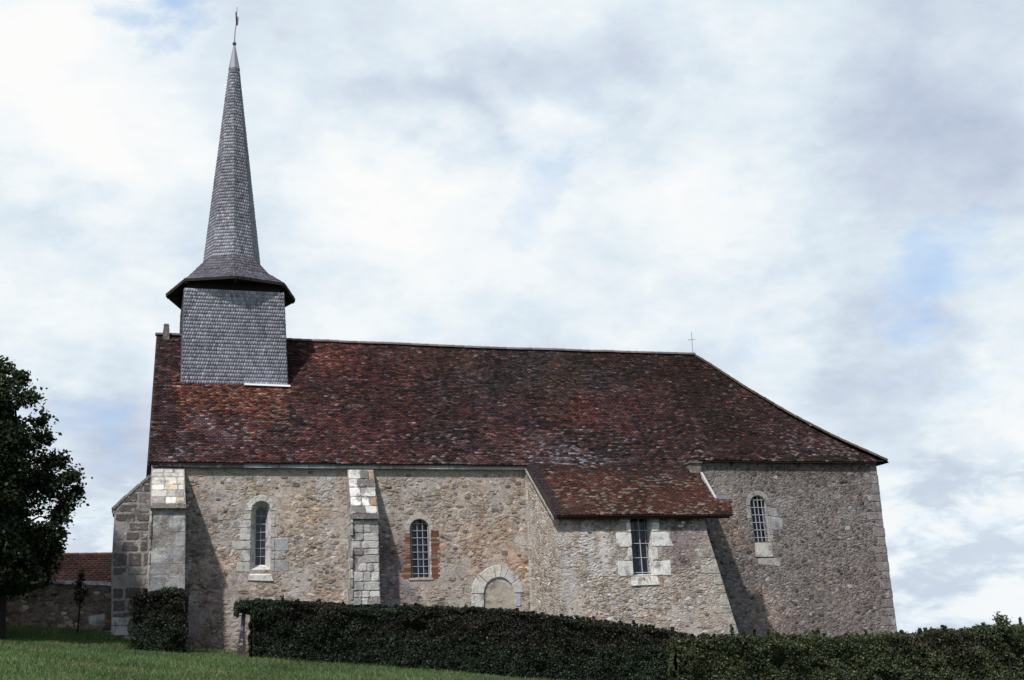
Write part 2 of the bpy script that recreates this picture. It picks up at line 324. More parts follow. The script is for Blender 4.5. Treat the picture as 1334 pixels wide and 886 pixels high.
def mat_stone(name, base=None, var=.6, bd=.03):
    """old dressed stone: stains, lichen blooms, pits; base colour from the mesh or given"""
    mt, q, b = newmat(name); P = coords(q)
    if base: c = base
    else:
        a = q.n.new('ShaderNodeVertexColor'); a.layer_name = 'tint'; c = a.outputs[0]
    n1 = q.noise(P, 1.7, 8, .72); n2 = q.noise(P, 6, 8, .72); n3 = q.noise(P, 19, 7, .7)
    k = q.math('ADD', q.math('MULTIPLY', n1, 1.3*var), q.math('ADD', q.math('MULTIPLY', n2, 2.0*var), q.math('MULTIPLY', n3, 1.2*var)))
    c = q.mix(1, c, q.math('ADD', k, 1.22-2.25*var), 'MULTIPLY')
    c = q.mix(q.math('MULTIPLY', q.step(q.noise(q.vmath('ADD', P, (3, 8, 1)), 2.4, 8, .74), .49, .63), .72), c, (.125, .112, .118))
    c = q.mix(q.math('MULTIPLY', q.step(q.noise(q.vmath('ADD', P, (13, 2, 7)), 4.2, 8, .76), .54, .64), .68), c, (.52, .51, .51))
    c = q.mix(q.math('MULTIPLY', q.step(q.noise(q.vmath('ADD', P, (1, 22, 9)), 7, 7, .7), .64, .72), .4), c, (.27, .19, .10))
    pit = q.step(q.noise(P, 24, 4, .7), .62, .70); c = q.mix(q.math('MULTIPLY', pit, .6), c, (.06, .055, .055))
    q.put(c, b.inputs['Base Color']); b.inputs['Roughness'].default_value = .92; b.inputs['Specular IOR Level'].default_value = .06
    h = q.math('SUBTRACT', q.math('ADD', q.math('MULTIPLY', n2, 1.0), q.math('MULTIPLY', n3, .7)), q.math('MULTIPLY', pit, .5))
    bump(q, b, h, .9, bd); return mt
M['ashlar'] = mat_stone('weathered ashlar', None, .72, .04)
M['clean_stone'] = mat_stone('dressed limestone', None, .5, .03)
M['mortar'] = mat_stone('lime mortar', (.27, .255, .25), .75, .06)
M['tile'] = mat_tint('clay tile', nz=13, var=.5, bumpd=.01)
M['tile_bed'] = mat_plain('dark roof bed', (.018, .012, .011))
M['shingle'] = mat_tint('chestnut shingle', nz=16, var=.35, bumpd=.006, rough=.75, spec=.3)
M['lead'] = mat_plain('lead sheet', (.20, .22, .27), rough=.55, spec=.4, var=.2)
M['zinc'] = mat_plain('white zinc', (.58, .58, .60), rough=.6, var=.08)
M['pale_lead'] = mat_plain('pale lead', (.40, .41, .43), rough=.6, var=.2)
M['wood_dark'] = mat_plain('old dark timber', (.03, .024, .02), var=.4)
M['iron'] = mat_plain('wrought iron', (.09, .09, .10), rough=.6, spec=.4)
M['bar'] = mat_plain('grey painted bar', (.36, .37, .42), rough=.6, spec=.3, var=.15)
M['brick'] = mat_tint('old red brick', nz=20, var=.35, bumpd=.01)
M['plaster'] = mat_stone('beige render', (.31, .28, .24), .34, .02)
M['plaster_pale'] = mat_stone('pale render', (.34, .32, .295), .4, .02)
M['bark'] = mat_plain('bark', (.022, .018, .016), var=.5, sc=14)
def mat_glass():
    mt, q, b = newmat('dark leaded glass'); P = coords(q); x, y, z = q.sep(P)
    n = q.voro(q.comb(q.math('MULTIPLY', x, 6), 0, q.math('MULTIPLY', z, 5)), 1, 'F1', .3)
    q.put(q.ramp(q.sep(n.outputs['Color'])[0], [(0, (.006, .007, .012)), (.6, (.012, .014, .03)), (1, (.03, .035, .075))]), b.inputs['Base Color'])
    b.inputs['Roughness'].default_value = .18; b.inputs['Specular IOR Level'].default_value = .5
    bump(q, b, q.noise(P, 5, 2), .25, .03); return mt
M['glass'] = mat_glass()
def mat_leaf(name, rough=.6, trans=.25, spec=.25):
    mt, q, b = newmat(name); a = q.n.new('ShaderNodeVertexColor'); a.layer_name = 'tint'
    b.inputs['Roughness'].default_value = rough; b.inputs['Specular IOR Level'].default_value = spec
    q.l.new(a.outputs[0], b.inputs['Base Color'])
    tr = q.n.new('ShaderNodeBsdfTranslucent'); q.put(q.mix(1, a.outputs[0], (1.3, 1.5, .7), 'MULTIPLY'), tr.inputs[0])
    mx = q.n.new('ShaderNodeMixShader'); mx.inputs[0].default_value = trans
    q.l.new(b.outputs[0], mx.inputs[1]); q.l.new(tr.outputs[0], mx.inputs[2])
    q.l.new(mx.outputs[0], q.n['Material Output'].inputs[0]); return mt
M['leaf'] = mat_leaf('leaf'); M['blade'] = mat_leaf('grass blade', .7, .3, .15)
def mat_turf():
    mt, q, b = newmat('turf'); P = coords(q)
    n = q.noise(P, .8, 9, .72); f = q.noise(P, 26, 6, .75)
    c = q.ramp(n, [(.3, (.048, .080, .028)), (.5, (.070, .105, .036)), (.62, (.090, .115, .045)), (.75, (.12, .125, .06))])
    q.put(q.mix(1, c, q.math('ADD', q.math('MULTIPLY', f, 1.7), .1), 'MULTIPLY'), b.inputs['Base Color']); b.inputs['Specular IOR Level'].default_value = .02
    bump(q, b, f, 1.0, .12); return mt
M['turf'] = mat_turf()

# ------------------------------------------------------------------ ground
GX = [-3000, -200, -60, -20, -5, -1.5, 0, 1.66, 3.4, 6.8, 10.6, 14, 28, 60, 200, 3000]
GZ = [-20, 2, 3.6, 3.4, 2.98, 2.72, 2.54, 2.36, 2.18, 1.85, 1.48, 1.15, .35, -1.0, -4, -20]
def ground_z(x, y):
    x = np.asarray(x, float); y = np.asarray(y, float)
    z = sum(np.interp(x+d, GX, GZ) for d in (-.8, -.4, 0, .4, .8))/5
    z = z + .066*np.clip(y, -46, 0) - .03*np.clip(y-6, 0, 220) - .006*np.clip(np.abs(y)-220, 0, 3000)
    z = z + .26*sm(-x, -.6, 1.2)*sm(y, -2.4, -.2)*(1-sm(y, 1.5, 6))
    z = z + (fbm(x*.35, y*.35, 2)-.5)*.10*(1-sm(np.hypot(x, y), 80, 200))
    return z
def axis(lo, hi, step, far):
    a = list(np.arange(lo, hi+.001, step)); s_ = step
    b = [hi]
    while b[-1] < far: s_ *= 1.35; b.append(b[-1]+s_)
    s_ = step; c = [lo]
    while c[-1] > -far: s_ *= 1.35; c.append(c[-1]-s_)
    return np.array(sorted(set(c[1:]+a+b[1:])))
gx = axis(-14, 36, .5, 3000); gy = axis(-46, 14, .5, 3000)
XX, YY = np.meshgrid(gx, gy); ZZ = ground_z(XX, YY)
nx, ny = len(gx), len(gy)
idx = np.arange(nx*ny).reshape(ny, nx)
F = np.stack([idx[:-1, :-1], idx[:-1, 1:], idx[1:, 1:], idx[1:, :-1]], -1).reshape(-1, 4)
g = np_mesh('ground', np.stack([XX, YY, ZZ], -1).reshape(-1, 3), [(F, None)], M['turf'], smooth=True)
tag(g, 'sloping green churchyard ground falling away to the right', kind='structure', cat='ground')

# ------------------------------------------------------------------ shared builders
def leaf_quads(C, N, size, aspect=1.7, roll=None):
    """diamond leaves: centres C, normals N (jittered by the caller)"""
    n = len(C); N = N/np.linalg.norm(N, axis=1, keepdims=True)
    a = np.cross(N, rng.normal(size=(n, 3))); a /= np.linalg.norm(a, axis=1, keepdims=True)
    b = np.cross(N, a); s_ = size[:, None]
    bend = N*s_*.18
    V = np.stack([C-a*s_*.5*aspect/1.3, C+b*s_*.42-bend*0, C+a*s_*.5*aspect/1.3, C-b*s_*.42], 1)
    V[:, 1] += bend; V[:, 3] += bend
    return V.reshape(-1, 3), np.arange(n*4).reshape(-1, 4)
def dirs(n):
    v = rng.normal(size=(n, 3)); return v/np.linalg.norm(v, axis=1, keepdims=True)
def tile_patch(fn, t0, t1, row, wid, colf, mask=None, th=.018, jit=.3, gap=.006, slen=None, over=.9):
    """individual tiles laid in rows on the surface fn(u, t); returns verts, quads, tris, colours"""
    if slen is None:
        a = fn(np.array([.5]), np.array([t0]))[0]; b_ = fn(np.array([.5]), np.array([t1]))[0]; slen = np.linalg.norm(b_-a)
    nr = max(1, int(round(slen/row))); U0 = []; U1 = []; T0 = []; T1 = []; RI = []
    for i in range(nr):
        ta = t0+(t1-t0)*i/nr; tb = t0+(t1-t0)*min(i+1+over*.35, nr)/nr
        p = fn(np.array([0., 1.]), np.array([ta, ta])); L = np.linalg.norm(p[1]-p[0])
        nc = max(1, int(round(L/wid))); off = (i % 2)*.5 + random.uniform(-.12, .12)
        e = (np.arange(nc+2)-1+off)/nc + rng.normal(0, .05*jit, nc+2)/nc
        e = np.clip(e, 0, 1); u0_, u1_ = e[:-1], e[1:]
        k = (u1_-u0_)*nc > .12; u0_, u1_ = u0_[k], u1_[k]
        U0.append(u0_+gap/L); U1.append(u1_-gap/L); n_ = len(u0_)
        T0.append(ta + rng.normal(0, .09*jit, n_)*(t1-t0)/nr); T1.append(np.full(n_, tb)); RI.append(np.full(n_, i))
    U0, U1, T0, T1 = map(np.concatenate, (U0, U1, T0, T1))
    mid = fn((U0+U1)/2, T0)
    if mask is not None:
        k = mask(mid, T0); U0, U1, T0, T1, mid = U0[k], U1[k], T0[k], T1[k], mid[k]
    n = len(U0)
    ll, lr, ur, ul = fn(U0, T0), fn(U1, T0), fn(U1, T1), fn(U0, T1)
    nrm = np.cross(lr-ll, ul-ll); nrm /= np.linalg.norm(nrm, axis=1, keepdims=True)+1e-9
    lift = th*(1+rng.random((n, 1))*jit*1.6); tw = rng.normal(0, .25*jit, (n, 1))*th
    V = np.stack([ll+nrm*(lift*1.5+tw), lr+nrm*(lift*1.5-tw), ur+nrm*lift*.3, ul+nrm*lift*.3, ll-nrm*.004, lr-nrm*.004], 1)
    i6 = np.arange(n)*6
    q = np.concatenate([np.stack([i6, i6+1, i6+2, i6+3], 1), np.stack([i6+4, i6+5, i6+1, i6], 1)])
    tr = np.concatenate([np.stack([i6+4, i6, i6+3], 1), np.stack([i6+1, i6+5, i6+2], 1)])
    c = colf(mid, (U0+U1)/2, T0)
    return V.reshape(-1, 3), q, tr, np.concatenate([c, c*.8]), np.concatenate([c, c])*.8
def join_patches(ps):
    off = 0; V = []; Q = []; T = []; CQ = []; CT = []
    for v, q, tr, cq, ct in ps:
        V.append(v); Q.append(q+off); T.append(tr+off); CQ.append(cq); CT.append(ct); off += len(v)
    return np.concatenate(V), [(np.concatenate(Q), np.concatenate(CQ)), (np.concatenate(T), np.concatenate(CT))]
def bilin(A, B, C_, D_):
    A, B, C_, D_ = (np.array(p, float) for p in (A, B, C_, D_))
    def fn(u, t_):
        u = np.asarray(u, float)[:, None]; t_ = np.asarray(t_, float)[:, None]
        return (A*(1-u)+B*u)*(1-t_) + (D_*(1-u)+C_*u)*t_
    return fn
def pal(n, cols, w):
    cols = np.array(cols, float); w = np.array(w, float)
    k = rng.choice(len(cols), n, p=w/w.sum()); return cols[k]

# ------------------------------------------------------------------ the church
church = empty('church', (14.2, 4.3, 1.6))
tag(church, 'old rubble stone village church with brown tiled roof and shingled spire', 'church')

def holed_wall(mb, outer, holes, y):
    """front face at depth y with openings; polygons given in (x, z)"""
    loops = [[Vector((x, z, 0)) for x, z in outer]] + [[Vector((x, z, 0)) for x, z in h] for h in holes]
    flat = [p for l in loops for p in l]
    for tri in tessellate_polygon(loops): mb.poly([(flat[i].x, y, flat[i].y) for i in tri])
def reveal(mb, hole, y0, inner, y1, col=(1, 1, 1)):
    k = len(hole)
    for i in range(k):
        j = (i+1) % k
        mb.poly([(hole[i][0], y0, hole[i][1]), (hole[j][0], y0, hole[j][1]), (inner[j][0], y1, inner[j][1]), (inner[i][0], y1, inner[i][1])], col)
def arch_outline(x0, x1, z0, ztop, n=10, xb0=None, xb1=None):
    r_ = (x1-x0)/2; cx = (x0+x1)/2; zc = ztop-r_
    p = [(x0 if xb0 is None else xb0, z0), (x1 if xb1 is None else xb1, z0)]
    return p + [(cx+r_*math.cos(math.pi*k/n), zc+r_*math.sin(math.pi*k/n)) for k in range(n+1)]

W1 = arch_outline(3.70, 4.36, 4.80, 7.08); W1i = arch_outline(3.90, 4.22, 4.98, 6.90)
W2 = arch_outline(9.11, 9.80, 4.44, 6.45, xb0=9.13, xb1=9.83); W2i = W2
W4 = arch_outline(22.27, 22.95, 5.54, 7.28, xb0=22.34, xb1=23.02)
W3 = [(16.2, 4.2), (16.94, 4.2), (16.96, 6.2), (16.17, 6.2)]
DO = arch_outline(11.70, 12.80, 1.0, 4.40)

# larger stones set in the rubble, each a little proud of the face
def proud(mb, n, xr, zr, yf, avoid, cols, w, seed, smin=.10, smax=.34):
    mb.mi = 1; rd = random.Random(seed); done = []
    while len(done) < n:
        x = rd.uniform(*xr); z = rd.uniform(*zr); w_ = rd.uniform(smin, smax)*(1 if rd.random() < .8 else 1.5); h_ = w_*rd.uniform(.38, .75)
        if any(a-.05-w_/2 < x < b_+.05+w_/2 and c-.05-h_/2 < z < d+.05+h_/2 for a, b_, c, d in avoid): continue
        if any(abs(x-p[0]) < (w_+p[2])*.55 and abs(z-p[1]) < (h_+p[3])*.55 for p in done): continue
        done.append((x, z, w_, h_)); k = rd.randint(5, 7); ph = rd.random()*6
        q = []
        for i in range(k):
            a = ph+2*math.pi*i/k; rr = rd.uniform(.78, 1.12)
            q.append((x+w_/2*rr*math.copysign(abs(math.cos(a))**.5, math.cos(a)), yf, z+h_/2*rr*math.copysign(abs(math.sin(a))**.5, math.sin(a))))
        c = rd.choices(cols, w)[0]; v = rd.uniform(.75, 1.2)
        mb.slab(q, (0, -1, 0), rd.uniform(.006, .02), .012, tuple(min(.8, i*v) for i in c), .0)

STC = [(.34, .325, .315), (.34, .28, .205), (.29, .225, .16), (.43, .42, .40), (.14, .115, .105), (.27, .225, .185), (.25, .17, .12)]

mb = MB()
holed_wall(mb, [(.5, -.5), (19.9, -.5), (19.9, 8.42), (.5, 8.42)], [W1, W2, DO], 0)
mb.poly([(.5, 0, -.5), (.5, 0, 8.42), (.62, 4.3, 13.6), (.5, 8.6, 8.42), (.5, 8.6, -.5)])
mb.poly([(.5, 8.6, -.5), (.5, 8.6, 8.42), (27.9, 8.6, 8.42), (28, 8.6, -.5)])
proud(mb, 420, (1.6, 13.3), (2.0, 8.05), 0, [(3.0, 5.1, 4.3, 7.4), (8.75, 10.3, 4.2, 6.7), (11.1, 13.3, 1, 4.85), (6.75, 7.95, 1, 8.3)], STC, [5, 5, 3, 1.2, 4, 6, 3], 3, .08, .26)
nave = mb.build('nave_wall', [M['nave'], M['ashlar']], church, recalc=False)
mb = MB()
holed_wall(mb, [(19.9, -1), (28.07, -1), (28.0, 5), (27.93, 8.66), (19.9, 8.6)], [W4], -.012)
mb.poly([(28.07, -.012, -1), (28.07, 8.6, -1), (27.93, 8.6, 8.66), (27.93, -.012, 8.66)])
proud(mb, 230, (20.2, 27.3), (1.0, 8.3), -.012, [(22.0, 23.7, 4.7, 7.6)], [(.24, .225, .22), (.17, .145, .14), (.28, .265, .26), (.10, .085, .085), (.22, .16, .12)], [4, 5, 1, 3, 2], 5, .07, .2)
# ---- quoins at the chancel corner
z = .6; i = 0; rd = random.Random(9)
while z < 8.5:
    h_ = rd.uniform(.28, .44); h_ = min(h_, 8.6-z); xe = 28.07-(z+1)*.0145; w_ = (.58 if i % 2 else .34)*rd.uniform(.8, 1.15); c = jt(rd.uniform(.7, 1.15), (.20, .18, .185))
    mb.box(xe-.12, xe+rd.uniform(.01, .04), -.012+.001, .3 if i % 2 else .55, z, z+h_-.02, c); mb.slab([(xe-w_, -.012, z), (xe+.012, -.012, z), (xe+.012, -.012, z+h_-.02), (xe-w_, -.012, z+h_-.02)], (0, -1, 0), .014, .012, c, .03); z += h_; i += 1
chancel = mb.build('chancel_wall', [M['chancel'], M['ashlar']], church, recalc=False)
# side chapel under the catslide: west side, battered front, splayed east side
mb = MB()
holed_wall(mb, [(13.70, -.5), (20.6, -.5), (19.98, 2.0), (19.5, 3.9), (19.05, 5.6), (18.93, 6.36), (13.60, 6.36)], [W3], -2.8)
mb.poly([(13.42, 0, -.5), (13.70, -2.8, -.5), (13.60, -2.8, 6.36), (13.47, 0, 8.36)])
for a, b_ in (((20.6, -.5), (19.98, 2.0)), ((19.98, 2.0), (19.5, 3.9)), ((19.5, 3.9), (19.05, 5.6)), ((19.05, 5.6), (18.93, 6.36))):
    k0 = min(1, (a[1]+.5)/7); k1 = min(1, (b_[1]+.5)/7)
    mb.poly([(a[0], -2.8, a[1]), (20.7-k0*.75, 0, a[1]), (20.7-k1*.75, 0, b_[1]+k1*1.7), (b_[0], -2.8, b_[1])])
proud(mb, 200, (13.9, 18.8), (1.6, 6.1), -2.8, [(15.5, 17.8, 3.7, 6.5)], STC, [6, 4, 1, 3, 1, 4, 1], 8, .08, .24)
rd = random.Random(12); z = 1.2; i = 0
while z < 6.0:
    h_ = rd.uniform(.24, .4); xe = float(np.interp(z+h_/2, [-.5, 2, 3.9, 5.6, 6.36], [20.6, 19.98, 19.5, 19.05, 18.93])); w_ = (.62 if i % 2 else .36)*rd.uniform(.8, 1.2)
    dxl = float(np.interp(z+h_, [-.5, 2, 3.9, 5.6, 6.36], [20.6, 19.98, 19.5, 19.05, 18.93]))-float(np.interp(z, [-.5, 2, 3.9, 5.6, 6.36], [20.6, 19.98, 19.5, 19.05, 18.93]))
    if rd.random() < .62:
        c = jt(rd.uniform(.85, 1.1), (.36, .34, .31))
        mb.slab([(xe-w_, -2.8, z), (xe-dxl/2, -2.8, z), (xe+dxl/2, -2.8, z+h_-.03), (xe-w_, -2.8, z+h_-.02)], (0, -1, 0), .016, .012, c)
    z += h_; i += 1
chapel = mb.build('chapel_wall', [M['chapel'], M['ashlar']], church, recalc=False)

# eaves cornice of pale stone
mb = MB(); x = 1.5; rd = random.Random(4)
while x < 13.36:
    l = min(rd.uniform(.7, 1.5), 13.40-x); v = rd.uniform(.85, 1.1)
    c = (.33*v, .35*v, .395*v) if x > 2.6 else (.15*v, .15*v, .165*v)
    mb.box(x, x+l-.012, -.16, .05, 8.185, 8.382, c); x += l
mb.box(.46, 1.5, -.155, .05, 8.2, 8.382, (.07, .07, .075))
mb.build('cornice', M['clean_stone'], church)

# ---- buttresses: mortared core with ashlar facing blocks
GREYS = [(.30, .29, .285), (.24, .23, .235), (.36, .35, .33), (.19, .175, .175), (.42, .41, .39)]
def courses(mb, x0f, x1f, z0, z1, pos, nrm, cols, rd, h=(.22, .42), wr=(.3, .7), th=.02, keep=1.0, gap=.018):
    """ashlar courses on a face; x0f/x1f give the face edges at a height, pos(x, z) the point"""
    z = z0
    while z < z1-.05:
        hh = min(rd.uniform(*h), z1-z); hh = hh if z1-z-hh > .1 else z1-z
        x = x0f(z); xe = x1f(z)
        while x < xe-.04:
            w_ = rd.uniform(*wr); w_ = w_ if xe-x-w_ > .16 else xe-x
            if rd.random() < keep:
                v = rd.uniform(.8, 1.18); c = tuple(i*v for i in rd.choice(cols)); e = lambda: rd.uniform(-.012, .012)
                k0 = (x0f(z+hh)-x0f(z)) if x <= x0f(z)+1e-6 else 0; k1 = (x1f(z+hh)-x1f(z)) if x+w_ >= xe-1e-6 else 0
                mb.slab([pos(x+gap/2+e(), z+gap/2), pos(x+w_-gap/2+e(), z+gap/2+e()), pos(x+w_-gap/2+k1+e(), z+hh-gap/2), pos(x+gap/2+k0+e(), z+hh-gap/2+e())], nrm, th*rd.uniform(.6, 1.3), .012, c)
            x += w_
        z += hh
rd = random.Random(21)
# nave buttress
def bt_x0(z): return 6.93-.02*(8-z)*.2
def bt_x1(z): return 7.82+.012*(8.1-z)
mb = MB()
pr = [(0, 8.14), (-.15, 8.14), (-.93, 6.52), (-.93, 6.34), (-.86, 6.34), (-1.02, -.5), (0, -.5)]
for a, b_ in zip(pr, pr[1:]):
    mb.poly([(bt_x0(a[1]), a[0], a[1]), (bt_x1(a[1]), a[0], a[1]), (bt_x1(b_[1]), b_[0], b_[1]), (bt_x0(b_[1]), b_[0], b_[1])])
for fx in (bt_x0, bt_x1): mb.poly([(fx(p[1]), p[0], p[1]) for p in pr])
nb = mb.build('buttress', M['mortar'], church)
mb = MB()
courses(mb, bt_x0, bt_x1, 1.2, 6.3, lambda x, z: (x, -.86-(6.34-z)*.0234, z), (0, -1, 0), [(.33, .325, .32), (.42, .415, .40), (.27, .26, .26), (.48, .47, .46)], rd, (.2, .36), (.22, .5), .025, .8)
courses(mb, lambda z: -1.0, lambda z: 0, 1.2, 7.0, lambda y, z: (bt_x0(z), y+max(0, z-6.4)*.5, z), (-1, 0, 0), GREYS, rd, (.25, .4), (.3, .5), .012, .75)
mb.build('ashlar', M['ashlar'], nb)
mb = MB(); dvec = Vector((0, -.78, -1.62)).normalized(); nn = Vector((0, -1.62, .78)).normalized(); L = math.hypot(.78, 1.62)
def wpos(x, s_): p = Vector((0, -.15, 8.14))+dvec*(L-s_); return (x, p.y, p.z)
WC = [(.60, .59, .585), (.50, .49, .485), (.56, .55, .54), (.25, .17, .115), (.15, .14, .14)]
courses(mb, lambda s_: 6.93, lambda s_: 7.82, 0, L-.02, wpos, nn, WC, rd, (.30, .46), (.25, .5), .03)
mb.box(6.9, 7.84, -.99, -.84, 6.36, 6.53, (.17, .16, .155))
mb.build('weathering', M['ashlar'], nb)
# south buttress of the west corner
def sb_x0(z): return .45-.0*(8-z)
def sb_x1(z): return 1.49+.02*(8.1-z)
mb = MB()
pr = [(0, 8.12), (-.15, 8.12), (-1.42, 6.80), (-1.42, 6.66), (-1.34, 6.66), (-1.5, -.5), (0, -.5)]
for a, b_ in zip(pr, pr[1:]):
    mb.poly([(sb_x0(a[1]), a[0], a[1]), (sb_x1(a[1]), a[0], a[1]), (sb_x1(b_[1]), b_[0], b_[1]), (sb_x0(b_[1]), b_[0], b_[1])])
for fx in (sb_x0, sb_x1): mb.poly([(fx(p[1]), p[0], p[1]) for p in pr])
sb = mb.build('buttress', M['mortar'], church)
mb = MB()
courses(mb, sb_x0, sb_x1, 1.6, 6.62, lambda x, z: (x, -1.34-(6.66-z)*.0224, z), (0, -1, 0), [(.33, .33, .335), (.28, .28, .295), (.24, .235, .25), (.38, .38, .375)], rd, (.34, .56), (.4, .8), .006, .6)
courses(mb, lambda z: -1.42, lambda z: -.02, 1.6, 6.6, lambda y, z: (sb_x0(z), y, z), (-1, 0, 0), GREYS, rd, (.34, .5), (.4, .7), .01)
mb.build('ashlar', M['ashlar'], sb)
mb = MB(); dvec = Vector((0, -1.27, -1.32)).normalized(); nn = Vector((0, -1.32, 1.27)).normalized(); L = math.hypot(1.27, 1.32)
def wpos2(x, s_): p = Vector((0, -.15, 8.12))+dvec*(L-s_); return (x, p.y, p.z)
WC2 = [(.50, .465, .39), (.48, .47, .44), (.42, .36, .26), (.38, .37, .36), (.26, .245, .235), (.54, .52, .48)]
courses(mb, lambda s_: .46, lambda s_: 1.49, 0, L-.45, wpos2, nn, WC2, rd, (.28, .36), (.25, .5), .022)
courses(mb, lambda s_: .46, lambda s_: 1.49, L-.43, L-.02, wpos2, nn, [(.33, .32, .31), (.38, .37, .35)], rd, (.2, .25), (.3, .5), .012)
mb.box(.42, 1.53, -1.47, -1.32, 6.66, 6.79, (.2, .18, .165))
mb.build('weathering', M['ashlar'], sb)
# west buttress, seen from its side
mb = MB(); WP = [(.47, -.3), (.47, 8.14), (.40, 7.86), (-.25, 7.28), (-.70, 6.82), (-.72, 6.68), (-.66, 6.66), (-.68, 5.0), (-.60, 2.8), (-.58, -.3)]
fr = [(x, -.02, z) for x, z in WP]; bk = [(x, 1.0, z) for x, z in WP]; k = len(WP)
mb.faces(fr+bk, [tuple(range(k)), tuple(range(2*k-1, k-1, -1))]+[(i, (i+1) % k, k+(i+1) % k, k+i) for i in range(k)])
wb = mb.build('buttress', M['mortar'], church)
mb = MB()
def wx0(z): return float(np.interp(z, [2.8, 5, 6.66, 6.84, 7.28, 7.86, 8.14], [-.58, -.655, -.64, -.62, -.2, .42, .46]))
courses(mb, wx0, lambda z: .44, 2.0, 7.8, lambda x, z: (x, -.02, z), (0, -1, 0), [(.105, .092, .094), (.13, .115, .115), (.085, .075, .08), (.16, .145, .145), (.21, .2, .2)], rd, (.2, .5), (.2, .7), .014, .84, .06)
courses(mb, wx0, lambda z: .40, 2.0, 3.4, lambda x, z: (x, -.025, z), (0, -1, 0), [(.40, .40, .39), (.33, .32, .32), (.46, .45, .44)], rd, (.3, .42), (.4, .7), .018, .8, .03)
mb.build('ashlar', M['ashlar'], wb)
mb = MB()
for (xa, za), (xb, zb) in (((-.74, 6.80), (-.27, 7.27)), ((-.27, 7.27), (.12, 7.63)), ((.12, 7.63), (.42, 7.90))):
    n_ = Vector((-(zb-za), 0, xb-xa)).normalized()
    mb.slab([(xa, -.06, za), (xa, 1.03, za), (xb-.02, 1.03, zb), (xb-.02, -.06, zb)], n_, .05, .02, jt(rd.uniform(.7, 1.1), (.2, .2, .2)))
mb.build('weathering', M['ashlar'], wb)

# long vertical joint stones and white edge of the chapel's west side
mb = MB(); z = 2.2
while z < 8.2:
    h_ = rd.uniform(.3, .6); mb.box(13.38, 13.45+.01*random.random(), -.05, .02, z, min(z+h_-.015, 8.3), jt(rd.uniform(.85, 1.1), (.42, .40, .37))); z += h_
mb.build('joint_stones', M['ashlar'], chapel)

# ---- main roof
ZR = 13.86
def eave_z(x): return 8.385 + .24*sm(x, 19.3, 20.5)
def roof_y(x, t_): ye = -.165+.02*sm(x, 19.9, 20.2); return ye + (4.3-ye)*t_
def roof_z(x, t_):
    z0 = eave_z(x)*sm(t_*0+1, 0, 1)
    base = 8.385+(ZR-8.385)*t_ + (z0-8.385)*np.clip(1-t_, 0, 1)**1.6
    conc = .24*sm(x, 20, 25)*np.sin(np.pi*np.clip(t_, 0, 1))**1.0
    sag = (fbm(x*.35, t_*3, 4)-.5)*.13*np.sin(np.pi*np.clip(t_, 0.02, .98))**.5 + (vnoise(x*1.3, t_*7, 8)-.5)*.03
    return base - conc + sag - .05*np.sin(np.clip((x-1)/21, 0, 1)*np.pi)*t_
def roof_fn(sy):
    def fn(u, t_):
        u = np.asarray(u, float); t_ = np.asarray(t_, float)
        xw = .34+.17*t_; x = xw + (28.25-xw)*u; y = roof_y(x, t_)
        return np.stack([x, y if sy > 0 else 8.6-y, roof_z(x, t_)], 1)
    return fn
HX = 22.5
def hip_ok(p, t_, m_=.02): return ~((p[:, 0] > HX) & (np.abs(p[:, 1]-4.3) < (p[:, 0]-HX)*(4.6/5.72)+m_))
def east_fn(u, t_):
    u = np.asarray(u, float); t_ = np.asarray(t_, float)
    y = -.33 + 9.26*u; x = 28.25-5.73*t_
    return np.stack([x, y, roof_z(np.full_like(x, 28.), t_)], 1)
